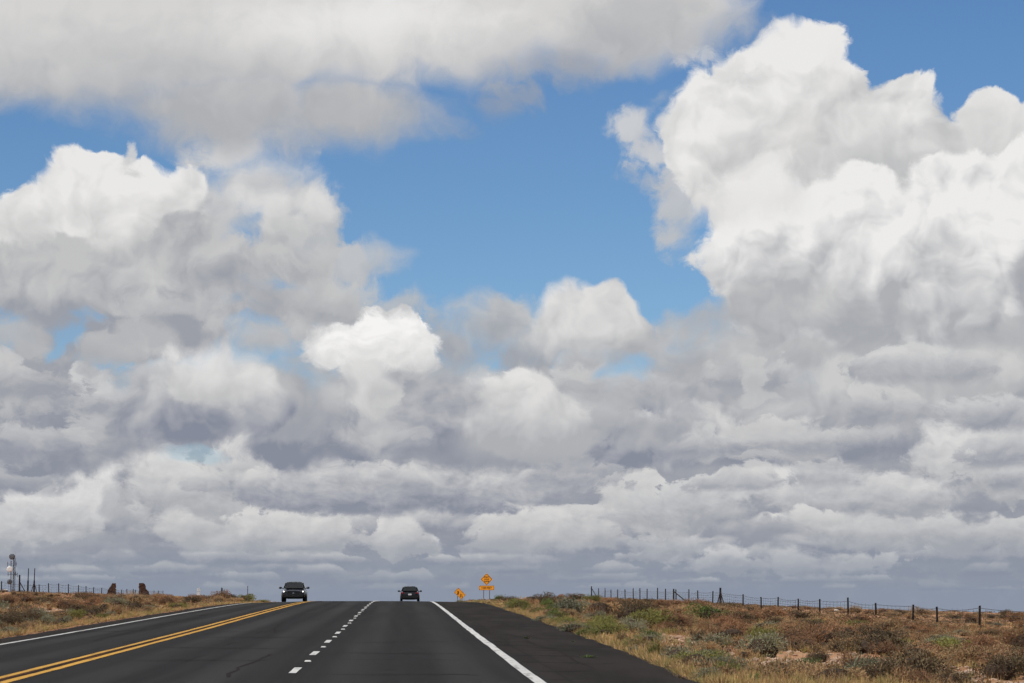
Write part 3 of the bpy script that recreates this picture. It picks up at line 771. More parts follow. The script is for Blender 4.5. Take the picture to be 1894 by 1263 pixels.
TZ = np.array([
    # -3000 -400 -150  -80  -48   -40   -25   -16  -11.2    5.4   10    20    34    60   120   400  3000
    [0.0,   0.0,  0.0, 0.0, -.1,  -.1,  -.3,  -.5,  -.5,   -.55,  -.7,  -.9, -1.0, -1.1, -1.2, -1.2, -1.2],
    [0.0,   0.0,  0.0, 0.0,  .0,  -.1,  -.2,  -.25, -.2,   -.10,  -.35, -.6, -.8,  -1.0, -1.2, -1.2, -1.2],
    [0.5,   0.5,  0.5, 0.4,  .3,   .3,  .15,  .10,  .12,    .20,  .02,  -.3, -.7,  -1.0, -1.2, -1.2, -1.2],
    [1.0,   1.0,  1.0, 0.9,  .7,   .65, .50,  .45,  .46,    .54,  .30,  -.1, -.6,  -1.0, -1.2, -1.2, -1.2],
    [1.4,   1.4,  1.4, 1.3, 1.1,  1.05, .90,  .80,  .78,    .88,  .60,   .2, -.45, -.95, -1.1, -1.2, -1.2],
    [2.0,   2.0,  2.0, 1.8, 1.6,  1.5,  1.3,  1.15, 1.10,  1.25,  1.0,  .55, -.28, -.80, -1.0, -1.1, -1.1],
    [2.2,   2.2,  2.2, 2.0, 1.95, 1.85, 1.6,  1.38, 1.33,  1.40,  1.30, 1.0,  .15, -.45, -.8,  -.9,  -.9],
    [2.3,   2.3,  2.3, 2.2, 2.15, 2.1,  1.75, 1.42, 1.33,  1.38,  1.42, 1.35, .60, -.20, -.7,  -.8,  -.8],
    [2.3,   2.3,  2.3, 2.3, 2.3,  2.3,  1.85, 1.35, 1.20,  1.28,  1.42, 1.58, .95, -.25, -.7,  -.9,  -.9],
    [2.3,   2.3,  2.3, 2.4, 2.35, 2.3,  1.8,  1.20, 1.0,   1.10,  1.35, 1.72, 1.25, -.15, -.8, -1.2, -1.2],
    [2.0,   2.0,  2.1, 2.4, 2.4,  2.3,  1.7,  .95,  .55,    .60,  1.0,  1.70, 1.60, .30, -1.1, -2.,  -2.],
    [1.2,   1.2,  1.6, 2.2, 2.35, 2.2,  1.5,  .3,  -.5,    -.3,   .4,   1.6,  1.95, .70, -1.7, -3.,  -3.],
    [0.,    0.,   .8,  2.0, 2.1,  1.9,  .8,   -.9, -1.8,  -1.8,  -1.2,  .2,   1.0,  0.2, -2.2, -4.,  -4.],
    [-3.,  -3.,  -1.0, 1.2, 1.0,  .5,  -2.,  -5.,  -5.2,   -5.2, -5.,  -4.,  -3.,  -3.,  -5., -8.,  -8.],
    [-9., -9., -9., -9., -9., -9., -9., -9., -9., -9., -9., -9., -9., -9., -12., -16., -16.],
    [-20., -20., -20., -20., -20., -20., -20., -20., -20., -20., -22., -24., -28., -35., -45., -60., -60.]])
def _tab(X, Y):
    ix = np.clip(np.searchsorted(TX, X) - 1, 0, len(TX) - 2); iy = np.clip(np.searchsorted(TY, Y) - 1, 0, len(TY) - 2)
    fx = np.clip((X - TX[ix]) / (TX[ix + 1] - TX[ix]), 0, 1); fy = np.clip((Y - TY[iy]) / (TY[iy + 1] - TY[iy]), 0, 1)
    return (TZ[iy, ix] * (1 - fx) + TZ[iy, ix + 1] * fx) * (1 - fy) + (TZ[iy + 1, ix] * (1 - fx) + TZ[iy + 1, ix + 1] * fx) * fy
def ground_z(X, Y):
    X, Y = np.broadcast_arrays(np.asarray(X, float), np.asarray(Y, float))
    z = 0
    for dx, dy, w_ in ((0, 0, .2), (2, 0, .2), (-2, 0, .2), (0, 9, .2), (0, -9, .2)):
        z = z + w_ * _tab(X + dx, Y + dy)
    er = edge_right(Y)
    dr, dl = X - er, EDGE_L - X
    d = np.maximum(dr, dl)                                     # metres outside the pavement
    lump = 0.10 * np.sin(X * .55 + 1.3 * np.sin(Y * .21)) * np.sin(Y * .33 + .7 * np.sin(X * .4)) + 0.06 * np.sin(X * 1.3 + Y * .9) * np.sin(Y * 1.1 - X * .6)
    z = z + lump * np.clip((d - 1.0) / 4.0, 0, 1)
    zr = road_z(np.clip(X, EDGE_L, er), Y)
    edge = zr - 0.035 - 0.05 * np.clip(d, 0, 1.2)
    t = np.clip((d - 0.8) / 3.0, 0, 1); t = t * t * (3 - 2 * t)
    z = edge * (1 - t) + z * t
    return np.where(d < -0.25, zr - 0.30, np.where(d < 0, zr - 0.035 - 0.265 * np.clip(-d / 0.25, 0, 1), z))

def pixel_dir(x, y):
    d = CAM_ROT @ Vector(((x - 947.0) / FPX, (631.5 - y) / FPX, -1.0))
    return d / d.y                                             # per metre of Y
def at(x, y, lo=38.0, hi=520.0):
    """where the ground is met by the line of sight through a point of the photograph"""
    d = pixel_dir(x, y)
    Y = np.arange(lo, hi, 0.25)
    g_ = ground_z(d.x * Y, Y)
    hit = np.nonzero(CAM_H + d.z * Y <= g_)[0]
    Yh = float(Y[hit[0]]) if len(hit) else float(Y[np.argmin(CAM_H + d.z * Y - g_)])
    return Vector((d.x * Yh, Yh, float(ground_z(d.x * Yh, Yh))))
def to_px(X, Y, Z):
    """rough pixel column/row of a world point, used only to leave out what the frame cannot show"""
    v = CAM_ROT.transposed() @ Vector((X, Y, Z - CAM_H))
    return 947 + FPX * v.x / -v.z, 631.5 - FPX * v.y / -v.z

# ground: one sheet out to the horizon, fine where it is near
def axis(parts):
    out = []
    for a, b, st_ in parts: out += list(np.arange(a, b, st_))
    return np.array(out + [parts[-1][1]])
gx = axis([(-9000, -1000, 1000), (-1000, -200, 100), (-200, -64, 8), (-64, -12, 1.0), (-12, -10, .25), (-10, 3.5, 1.5), (3.5, 5.5, .2), (5.5, 64, 1.0), (64, 200, 8), (200, 1000, 100), (1000, 9000, 1000)])
gy = axis([(-60, 30, 10), (30, 240, 1.25), (240, 560, 4), (560, 1000, 20), (1000, 3000, 200), (3000, 12000, 1500)])
GX, GY = np.meshgrid(gx, gy)
GZ = ground_z(GX, GY) + np.where((np.abs(GX) < 64) & (GY < 300), rng.normal(0, 0.012, GX.shape), 0) * ((GX > 5.2) | (GX < -11.2))
nx, ny = len(gx), len(gy)
ii = (np.arange(ny - 1)[:, None] * nx + np.arange(nx - 1)[None, :]).ravel()
gv = np.stack([GX.ravel(), GY.ravel(), GZ.ravel()], 1)
gme = mesh_np('ground', gv, np.stack([ii, ii + 1, ii + nx + 1, ii + nx], 1), MAT['soil'], smooth=True)
ground = tag(link(bpy.data.objects.new('ground', gme)), 'reddish desert soil either side of the highway', kind='structure')

# road: crowned, ragged at its edges, climbing to a crest
ry = axis([(-40, 30, 10), (30, 130, .5), (130, 330, 1.0), (330, 700, 10)])
cx = np.array([0, .06, .2, .35, .5, .62, .75, .88, .97, 1.0])
rag_r = np.convolve(rng.normal(0, .16, len(ry) + 8), np.ones(5) / 5, mode='same')[:len(ry)]
rag_l = np.convolve(rng.normal(0, .12, len(ry) + 8), np.ones(5) / 5, mode='same')[:len(ry)]
rv = []
for j, y in enumerate(ry):
    x0, x1 = EDGE_L + rag_l[j], float(edge_right(y)) + rag_r[j]
    xs = [x0, -10.2, -9.3, -7.5, -5.6, -3.6, -1.6, 0.5, 2.0, x1 - .35, x1]
    for k, x in enumerate(xs):
        rv.append((x, y, float(road_z(x, y)) - (0.05 if k in (0, len(xs) - 1) else 0.0)))
ncx = len(xs)
jj = (np.arange(len(ry) - 1)[:, None] * ncx + np.arange(ncx - 1)[None, :]).ravel()
road = tag(link(bpy.data.objects.new('road', mesh_np('road', rv, np.stack([jj, jj + 1, jj + ncx + 1, jj + ncx], 1), MAT['asphalt'], smooth=True))),
           'dark asphalt highway climbing to a crest', kind='structure')

def stripe(name, x, wid, y0, y1, mat, dz=0.005, wob=0.012, step=1.0):
    ys = np.arange(y0, y1 + 1e-6, step) if (y1 - y0) > step else np.array([y0, y1])
    w_a = np.convolve(rng.normal(0, wob, len(ys) + 4), np.ones(3) / 3, mode='same')[:len(ys)]
    w_b = np.convolve(rng.normal(0, wob, len(ys) + 4), np.ones(3) / 3, mode='same')[:len(ys)]
    v = []
    for j, y in enumerate(ys):
        for xx in (x - wid / 2 + w_a[j], x + wid / 2 + w_b[j]):
            v.append((xx, y, float(road_lin(xx, y)) + dz))
    i_ = np.arange(len(ys) - 1) * 2
    return link(bpy.data.objects.new(name, mesh_np(name, v, np.stack([i_, i_ + 1, i_ + 3, i_ + 2], 1), mat)), road)
_xs_lin = np.array([-10.2, -9.3, -7.5, -5.6, -3.6, -1.6, 0.5, 2.0, 3.6])
def road_lin(x, y):
    """height of the road mesh itself (it is faceted across)"""
    zy = np.interp(y, ry, road_r(ry))
    return zy + np.interp(x, _xs_lin, road_c(_xs_lin))
stripe('edge_line', 1.97, 0.17, 30, 330, MAT['white_paint'])
stripe('edge_line', -9.3, 0.15, 30, 330, MAT['white_paint'])
stripe('centre_line', -5.82, 0.15, 30, 330, MAT['yellow_paint'], wob=.010)
stripe('centre_line', -5.48, 0.15, 30, 330, MAT['yellow_paint'], wob=.010)
stripe('tar_joint', -5.65, 0.10, 30, 330, MAT['tar'], dz=0.004, wob=.035)
stripe('tar_patch', -5.65, 0.17, 30, 330, MAT['rust'], dz=0.0025, wob=.03)
yd = 44.8
while yd < 300:
    stripe('lane_dash', -1.64, 0.125, yd, yd + 2.75, MAT['white_paint'], wob=.006, step=0.55)
    m_ = MB(); zc = float(road_lin(-1.60, yd + 6.3))
    m_.add([(-1.66, yd + 6.2, zc), (-1.54, yd + 6.2, zc), (-1.54, yd + 6.42, zc), (-1.66, yd + 6.42, zc), (-1.64, yd + 6.25, zc + .022), (-1.56, yd + 6.25, zc + .022), (-1.56, yd + 6.37, zc + .022), (-1.64, yd + 6.37, zc + .022)],
           [(0, 3, 2, 1), (4, 5, 6, 7), (0, 1, 5, 4), (1, 2, 6, 5), (2, 3, 7, 6), (3, 0, 4, 7)])
    m_.build('lane_marker', MAT['white_paint'], road)
    yd += 10.45

# old cracks filled with tar, wandering across and along the lanes
rk = random.Random(3)
def ribbon(name, pts, wid):
    v = []
    for k_, (x, y) in enumerate(pts):
        x2, y2 = pts[min(k_ + 1, len(pts) - 1)]; x1, y1 = pts[max(k_ - 1, 0)]
        d_ = Vector((x2 - x1, y2 - y1)).normalized(); n_ = Vector((-d_.y, d_.x)) * wid * rk.uniform(.35, .65)
        for s_ in (1, -1):
            xx, yy_ = x + n_.x * s_, y + n_.y * s_
            v.append((xx, yy_, float(road_lin(xx, yy_)) + .0032))
    i_ = np.arange(len(pts) - 1) * 2
    return link(bpy.data.objects.new(name, mesh_np(name, v, np.stack([i_, i_ + 1, i_ + 3, i_ + 2], 1), MAT['tar'])), road)
for _ in range(26):
    y0 = 42 * (150 / 42) ** rk.random(); side_ = rk.random()
    xa, xb = ((2.2, 4.0) if side_ < .4 else (-1.5, 1.8) if side_ < .6 else (-5.2, -1.8) if side_ < .8 else (-10.0, -6.0))
    xa += rk.uniform(0, .8); xb -= rk.uniform(0, .8); n_ = 9; yy_ = y0; pts = []
    for q in range(n_):
        pts.append((xa + (xb - xa) * q / (n_ - 1), yy_)); yy_ += rk.uniform(-.35, .35)
    ribbon('tar_crack', pts, rk.uniform(.10, .22))
for (x0, ya, yb_) in ((-3.3, 78, 118), (-2.5, 43, 58), (-7.3, 70, 120), (3.0, 44, 80)):
    pts = []; x = x0; y = ya
    while y < yb_: pts.append((x, y)); x += rk.uniform(-.10, .10); y += rk.uniform(1.0, 2.2)
    ribbon('tar_crack', pts, .07)

# ------------------------------------------------------------------ plants
def dome_points(n, lumps, seed, shell=0.45):
    """points through a lumpy dome of unit radius"""
    r = np.random.default_rng(seed)
    c = r.uniform(-.55, .55, (lumps, 3)); c[:, 2] = r.uniform(.05, .5, lumps)
    rad = r.uniform(.32, .60, lumps)
    k = r.integers(0, lumps, n)
    d = r.normal(0, 1, (n, 3)); d /= np.linalg.norm(d, axis=1)[:, None]
    d[:, 2] = np.abs(d[:, 2]) * np.where(r.random(n) < .8, 1, -.4)
    rr = rad[k] * r.random(n) ** shell
    p = c[k] + d * rr[:, None]
    p[:, 2] = np.maximum(p[:, 2], 0.01)
    return p, d, r

def leaves(p, d, r, length, width, up=0.6, spread=0.5):
    """a slim leaf (two triangles) at every point, pointing outward and up"""
    n = len(p)
    a = d + np.array([0, 0, up]) + r.normal(0, spread, (n, 3)); a /= np.linalg.norm(a, axis=1)[:, None]
    b = np.cross(a, r.normal(0, 1, (n, 3))); b /= np.linalg.norm(b, axis=1)[:, None]
    L = length * r.uniform(.6, 1.4, (n, 1)); Wd = width * r.uniform(.7, 1.3, (n, 1))
    q0 = p - a * L * .5; q2 = p + a * L * .5; q1 = p + b * Wd * .5; q3 = p - b * Wd * .5
    v = np.stack([q0, q1, q2, q3], 1).reshape(-1, 3)
    i_ = np.arange(n) * 4
    return v, np.concatenate([np.stack([i_, i_ + 1, i_ + 2], 1), np.stack([i_, i_ + 2, i_ + 3], 1)])

def stalks(n, seed, height, spread, width):
    """fine stalks rising and leaning out from a root: the skeleton of a dry bush or a tuft"""
    r = np.random.default_rng(seed)
    t = r.uniform(0, 2 * np.pi, n); o = spread * r.random(n) ** .5
    base = np.stack([.25 * o * np.cos(t), .25 * o * np.sin(t), np.zeros(n)], 1)
    h = height * r.uniform(.55, 1.0, n) * np.sqrt(np.maximum(0.15, 1 - (o / spread) ** 2 * .8))
    tip = np.stack([o * np.cos(t), o * np.sin(t), h], 1) + r.normal(0, .05 * spread, (n, 3))
    tip[:, 2] = np.maximum(tip[:, 2], .04)
    s = np.stack([-np.sin(t + r.normal(0, .8, n)), np.cos(t + r.normal(0, .8, n)), np.zeros(n)], 1) * width * .5
    v = np.stack([base - s, base + s, tip], 1).reshape(-1, 3)
    i_ = np.arange(n) * 3
    return v, np.stack([i_, i_ + 1, i_ + 2], 1)

def merge(*vf):
    v, f, n = [], [], 0
    for a, b in vf: v.append(a); f.append(b + n); n += len(a)
    return np.concatenate(v), np.concatenate(f)

def plant_proto(kind, seed):
    """(foliage mesh, stem mesh) of about 1 m across"""
    r = np.random.default_rng(seed)
    if kind in ('brown', 'tan'):
        p, d, r = dome_points(2000, 8, seed, .40)
        v, f = merge(leaves(p * .62, d, r, .080, .015, .5, .6), (lambda s: (s[0] * 1.0, s[1]))(stalks(260, seed + 1, .55, .52, .014)))
    elif kind == 'spiky':
        v, f = stalks(520, seed, 1.0, .42, .020)
    else:
        p, d, r = dome_points(2600, 9, seed, .36)
        v, f = leaves(p * .62, d, r, .058, .021, .55, .6)
    # solid lumpy core added inside the bush to block light, standing for dense twigs
    bm = bmesh.new(); bmesh.ops.create_icosphere(bm, subdivisions=2, radius=1.0)
    cv = np.array([q.co[:] for q in bm.verts]); cf = np.array([[q.index for q in t_.verts] for t_ in bm.faces]); bm.free()
    hh = (.30, .30, .26) if kind != 'spiky' else (.14, .14, .30)
    cv = cv * np.array(hh) * r.uniform(.82, 1.12, (len(cv), 1)) + np.array([0, 0, hh[2] * .62])
    st_ = merge(stalks(26, seed + 7, .34, .40, .030), (cv, cf))
    return v, f, st_

KIND_MAT = {'brown': 'brown', 'tan': 'tan', 'olive': 'olive', 'sage': 'sage', 'lime': 'lime', 'green': 'green', 'spiky': 'lime'}
PROTO = {}
for ki, kd in enumerate(KIND_MAT):
    PROTO[kd] = []
    for q in range(4 if kd in ('brown', 'olive', 'tan', 'sage') else 2):
        v, f, s_ = plant_proto(kd, 100 * ki + 10 * q + 3)
        PROTO[kd].append((mesh_np('foliage', v, f, MAT[KIND_MAT[kd]]), mesh_np('stem_and_core', s_[0], s_[1], MAT['wood'])))

TAKEN = []                                # (x, y, radius) of what already stands on the ground
def shrub(kind, X, Y, width, height, label, group_=None, cat='shrub', name=None):
    fm, sm = PROTO[kind][random.randrange(len(PROTO[kind]))]
    e = empty(name or {'brown': 'dry_shrub', 'tan': 'tan_shrub', 'olive': 'olive_shrub', 'sage': 'sagebrush', 'lime': 'yellow_green_shrub', 'green': 'green_shrub', 'spiky': 'broom_shrub'}[kind],
              (X, Y, float(ground_z(X, Y)) - .02), random.uniform(0, 6.28), label, cat, group_)
    e.scale = (width, width * random.uniform(.85, 1.15), height / (.60 if kind != 'spiky' else 1.0))
    link(bpy.data.objects.new('foliage', fm), e); link(bpy.data.objects.new('stem_and_core', sm), e)
    TAKEN.append((X, Y, width * .5))
    return e

def shrub_px(kind, x, y, wpx, hpx, label, **kw):
    """a shrub whose foot stands on the ground seen at (x, y), wpx by hpx photograph pixels"""
    Yf = kw.pop('Y', None)
    if Yf: d = pixel_dir(x, 1112); p = Vector((d.x * Yf, Yf, 0))
    else: p = at(x, y)
    s_ = p.y / FPX
    return shrub(kind, p.x, p.y, wpx * s_, hpx * s_, label, **kw)

# the plants one can single out in the picture
shrub_px('sage', 1064, 1172, 58, 26, 'pale grey-green sagebrush mound hugging the right shoulder edge')
shrub_px('green', 1082, 1178, 34, 18, 'small fresh green bush at the right foot of the pale roadside sagebrush')
shrub_px('sage', 1006, 1152, 40, 17, 'smaller grey-green sagebrush farther up the right shoulder edge')
shrub_px('lime', 1120, 1168, 34, 20, 'yellow-green bush just right of the pale roadside sagebrush')
shrub_px('spiky', 1212, 1218, 56, 46, 'tall yellow-green broom-like bush with upright stems near the right shoulder')
shrub_px('olive', 1150, 1192, 30, 24, 'dark green bush left of the tall broom-like bush')
shrub_px('sage', 1172, 1212, 26, 20, 'small pale sagebrush at the foot of the broom-like bush')
shrub_px('olive', 1278, 1240, 66, 34, 'dark grey-green bush low on the right roadside verge')
shrub_px('sage', 1310, 1262, 60, 36, 'grey-green sagebrush at the bottom edge beside the right shoulder')
shrub_px('lime', 1350, 1258, 60, 40, 'yellow-green bush at the bottom edge on the right verge')
shrub_px('green', 1392, 1268, 44, 26, 'bright green low bush at the bottom edge of the right verge')
shrub_px('green', 1316, 1148, 74, 34, 'broad mid-green shrub in front of the tall braced fence post')
shrub_px('olive', 1362, 1152, 54, 26, 'dark green shrub right of the braced fence post')
shrub_px('olive', 1398, 1150, 40, 20, 'dark olive shrub right of the braced fence post, farther right of two')
shrub_px('lime', 1778, 1212, 86, 38, 'large olive-yellow shrub below the rightmost fence posts')
shrub_px('olive', 1726, 1210, 56, 28, 'dark olive shrub left of the large olive-yellow shrub')
shrub_px('tan', 1662, 1182, 50, 24, 'rounded tan dry shrub at the foot of the fence')
shrub_px('tan', 1626, 1188, 30, 22, 'small rounded tan shrub left of the bigger tan dome')
shrub_px('olive', 1606, 1180, 44, 28, 'dark shrub behind the small tan dome near the fence')
shrub_px('olive', 1448, 1190, 60, 30, 'blackish green shrub in the middle of the right slope')
shrub_px('lime', 1412, 1196, 42, 24, 'pale yellow-green shrub left of the blackish green one')
shrub_px('olive', 1515, 1226, 46, 26, 'olive shrub beside the bare stony patch')
shrub_px('brown', 1585, 1250, 84, 48, 'big rust-brown shrub near the bottom edge right of the bare patch')
shrub_px('green', 1722, 1260, 60, 30, 'green shrub at the bottom edge between bare stony patches')
shrub_px('olive', 1850, 1258, 100, 56, 'large grey-olive shrub in the bottom right corner')
shrub_px('brown', 1640, 1212, 64, 32, 'dark brown twiggy shrub on the right slope above the big rust one')
shrub_px('olive', 1292, 1187, 38, 26, 'dark rounded shrub on the right beside red stony ground')
shrub_px('brown', 1366, 1198, 34, 24, 'brown rounded shrub among dry grass on the right')
shrub_px('brown', 1036, 1116, 20, 11, 'small dark brown shrub on the skyline left of the fence end', Y=340)
shrub_px('sage', 851, 1117, 26, 10, 'grey-green bush at the foot of the tilted orange sign', name='sagebrush', Y=292)
shrub_px('olive', 894, 1116.5, 14, 6, 'small dark bush between the orange sign legs', Y=322)
shrub_px('green', 925, 1122, 24, 12, 'green bush just right of the orange sign legs', Y=300)
shrub_px('sage', 38, 1158, 50, 18, 'pale grey-green sagebrush nearest the left shoulder')
shrub_px('sage', 76, 1151, 44, 17, 'pale grey-green sagebrush beside the nearest one on the left verge')
shrub_px('olive', 8, 1163, 26, 16, 'dark sagebrush cut by the left edge of the picture')
shrub_px('lime', 160, 1144, 16, 8, 'tiny yellow-green bush on the left shoulder edge')
shrub_px('sage', 208, 1137, 44, 13, 'low grey-green mound along the left shoulder edge')
shrub_px('sage', 276, 1127, 40, 10, 'low grey-green bush farther along the left shoulder edge')
shrub_px('olive', 138, 1131, 34, 17, 'dark olive bush on the left bank below the fence')
shrub_px('brown', 92, 1130, 12, 10, 'small dark bush among pale stones on the left bank')
shrub_px('olive', 176, 1130, 24, 12, 'dark green bush right of the dark olive one on the left bank')
shrub_px('olive', 205, 1122, 50, 20, 'largest dark bush on the left bank, below the nearer ruin')
shrub_px('olive', 240, 1126, 30, 16, 'dark bush on the left bank below the stepped ruin')
shrub_px('tan', 425, 1114, 30, 11, 'tan-green bush right of the dark roadside marker post', Y=226)
shrub_px('lime', 452, 1113, 16, 8, 'small pale bush at the foot of the thin roadside pole', Y=236)
shrub_px('olive', 380, 1113, 40, 12, 'dark scrubby bush by the small white roadside sign', Y=252)
shrub_px('lime', 478, 1113.0, 10, 4, 'tiny pale tuft on the crest left of the oncoming car', Y=226)
# weeds that have come up through the shoulder
for (x, y, wpx, hpx, lb) in ((974, 1181, 18, 6, 'small green weed growing through the right shoulder pavement, the farther one'),
                             (1088, 1216, 44, 8, 'wide low green weed growing through the right shoulder pavement, the nearer one'),
                             (1060, 1187, 12, 4, 'tiny weed at the ragged edge of the right shoulder pavement')):
    d = pixel_dir(x, y); Ys = np.arange(38, 200, .1); hit = np.nonzero(CAM_H + d.z * Ys <= road_z(d.x * Ys, Ys))[0][0]
    Yw = float(Ys[hit]); Xw = d.x * Yw
    v, f = stalks(110, int(x), .5, .5, .03)
    wd = empty('weed', (Xw, Yw, float(road_z(Xw, Yw)) - .005), 0.3, lb, 'weed')
    wd.scale = (wpx * Yw / FPX, wpx * Yw / FPX * 1.5, hpx * Yw / FPX / .5)
    link(bpy.data.objects.new('foliage', mesh_np('foliage', v, f, MAT['green'])), wd)

BARE = [at(1270, 1190), at(1300, 1184), at(1500, 1232), at(1450, 1228), at(1560, 1224), at(1664, 1243), at(1775, 1256), at(1740, 1250), at(60, 1131), at(110, 1133), at(30, 1127), at(1860, 1190), at(1690, 1150), at(1800, 1150)]
BARE_R = [2.3, 1.9, 1.9, 1.7, 1.8, 1.2, 1.8, 1.5, 2.5, 2.2, 2.4, 2.0, 2.5, 2.5]
def bareness(X, Y):
    b = np.zeros(np.shape(X))
    for p, r_ in zip(BARE, BARE_R):
        b = np.maximum(b, 1 - np.hypot((X - p.x) / r_, (Y - p.y) / (r_ * 4.2)))
    return b

def in_view(X, Y, Z, m=40):
    x, y = to_px(X, Y, Z)
    return -m < x < 1894 + m and y < 1263 + m

def scatter(n, x0, x1, y0, y1, r, gap, tries=20):
    """loose spots, denser near the camera as the eye sees them"""
    out = []
    for _ in range(n * tries):
        if len(out) >= n: break
        Y = y0 * (y1 / y0) ** r.random(); X = r.uniform(x0, x1) if r.random() < .5 else x0 + (x1 - x0) * r.random() ** 1.5
        out.append((X, Y))
    return out

NOUN = {'green': 'fresh green bush', 'brown': 'rust-brown dry shrub', 'olive': 'dark olive shrub', 'tan': 'tan dry shrub', 'sage': 'grey-green sagebrush', 'lime': 'yellowish green shrub'}
def describe(kd, side, X, Y, w_):
    """label and group from its look, its size and where it stands"""
    size = 'small ' if w_ < .62 else 'large ' if w_ > 1.1 else 'mid-sized '
    if side:
        off = X - float(edge_right(Y))
        if off < 3.0: where = 'on the grassy verge by the right shoulder' + (', near the camera' if Y < 80 else ', towards the crest')
        elif X > 35: where = 'on the far slope beyond the right fence'
        elif Y < 62: where = 'at the bottom of the right slope'
        elif Y < 90: where = 'in the lower middle of the right slope'
        elif Y < 140: where = 'in the upper middle of the right slope'
        else: where = 'high on the right slope below the fence' if X > 20 else 'on the right skyline left of the fence'
    else:
        where = 'on the left bank close to the shoulder' if X > -15 else 'in the middle of the left bank' if Y < 170 else 'high on the left bank under the fence'
    return size + NOUN[kd] + ' ' + where, size + NOUN[kd] + ('es ' if kd == 'green' else ' ' if kd == 'sage' else 's ') + where

r3 = np.random.default_rng(77)
def fill(n, side, y0, y1, near):
    made = tries = 0
    while made < n and tries < n * 60:
        tries += 1
        Y = y0 * (y1 / y0) ** r3.random()
        s_ = FPX / Y
        if side: X = r3.uniform(max(float(edge_right(Y)) + near, 0), min(66, (1920 - 741) / s_ + 1))
        else: X = -r3.uniform(11.2 + near, max(11.6 + near, min(70, 770 / s_)))
        if not in_view(X, Y, float(ground_z(X, Y))): continue
        w_ = float(np.clip(r3.lognormal(-.14, .34), .42, 1.6)) * (1.0 if Y < 120 else 1.3)
        if side and 24 < X < 38: w_ = min(w_, .7)
        if not side and X < -26: w_ = min(w_, .8)
        if float(bareness(X, Y)) > .15 or (side and Y > 200 and X < 15): continue
        if any(abs(X - a) < (b2 + w_ * .5) * .62 and abs(Y - b) < (b2 + w_ * .5) * 1.0 for a, b, b2 in TAKEN): continue
        roll = r3.random()
        off = X - float(edge_right(Y)) if side else -11 - X
        if off < 3.0: kd = 'sage' if roll < .24 else 'lime' if roll < .46 else 'tan' if roll < .74 else 'olive'
        else: kd = 'brown' if roll < .54 else 'olive' if roll < .70 else 'tan' if roll < .92 else 'sage' if roll < .965 else 'lime'
        h_ = w_ * (r3.uniform(.38, .60) if off < 6 else r3.uniform(.30, .48))
        shrub(kd, X, Y, w_, h_, *describe(kd, side, X, Y, w_))
        made += 1
def verge(n, side):
    made = tries = 0
    while made < n and tries < n * 40:
        tries += 1
        Y = 46 * (230 / 46) ** r3.random()
        if not side and Y < 76: continue
        o_ = .25 + r3.exponential(.9)
        X = float(edge_right(Y)) + o_ if side else -10.95 - o_
        if o_ > 3.4 or not in_view(X, Y, float(ground_z(X, Y))): continue
        w_ = r3.uniform(.38, .85) * (1.0 if Y < 110 else 1.4)
        if any(abs(X - a) < (b2 + w_ * .5) * .5 and abs(Y - b) < (b2 + w_ * .5) * .9 for a, b, b2 in TAKEN): continue
        kd = ('sage', 'lime', 'lime', 'lime', 'tan', 'green')[r3.integers(0, 6)] if side else ('sage', 'lime', 'sage', 'tan', 'tan', 'olive')[r3.integers(0, 6)]
        if Y > 150: w_ *= .5
        shrub(kd, X, Y, w_, w_ * r3.uniform(.40, .62), *describe(kd, side, X, Y, w_))
        made += 1
verge(70, 1); verge(36, 0)
fill(400, 1, 44, 300, 1.6)
fill(150, 0, 74, 300, 1.4)

# ---- what nobody could count: low scrub, dry grass, stones
def strew(protos, spots, mat, name, label):
    """copies of small meshes joined into one; spots: (x, y, z, scale_xy, scale_z, rot, tint)"""
    V, F, T, n = [], [], [], 0
    for k, (x, y, z, sx, sz, ro, ti) in enumerate(spots):
        v, f = protos[k % len(protos)]
        c, s_ = math.cos(ro), math.sin(ro)
        q = np.empty_like(v)
        q[:, 0] = (v[:, 0] * c - v[:, 1] * s_) * sx + x
        q[:, 1] = (v[:, 0] * s_ + v[:, 1] * c) * sx + y
        q[:, 2] = v[:, 2] * sz + z
        V.append(q); F.append(f + n); T.append(np.full(len(v), ti)); n += len(v)
    o = bpy.data.objects.new(name, mesh_np(name, np.concatenate(V), np.concatenate(F), mat, np.concatenate(T)))
    return tag(link(o), label, kind='stuff')

r4 = np.random.default_rng(5)
def spots_for(n, y0, y1, right=0.68, near=0.2, maxoff=64):
    Y = y0 * (y1 / y0) ** r4.random(n)
    side = r4.random(n) < right
    lim_r = np.minimum(maxoff, (2180 - 741) * Y / FPX); lim_l = np.minimum(maxoff, 1000 * Y / FPX)
    lo_r = edge_right(Y) + near; lo_l = np.full(n, 10.9 + near)
    X = np.where(side, lo_r + (lim_r - lo_r) * r4.random(n), -(lo_l + (lim_l - lo_l) * r4.random(n)))
    ok = np.where(side, lim_r > lo_r, lim_l > lo_l)
    return X[ok], Y[ok]

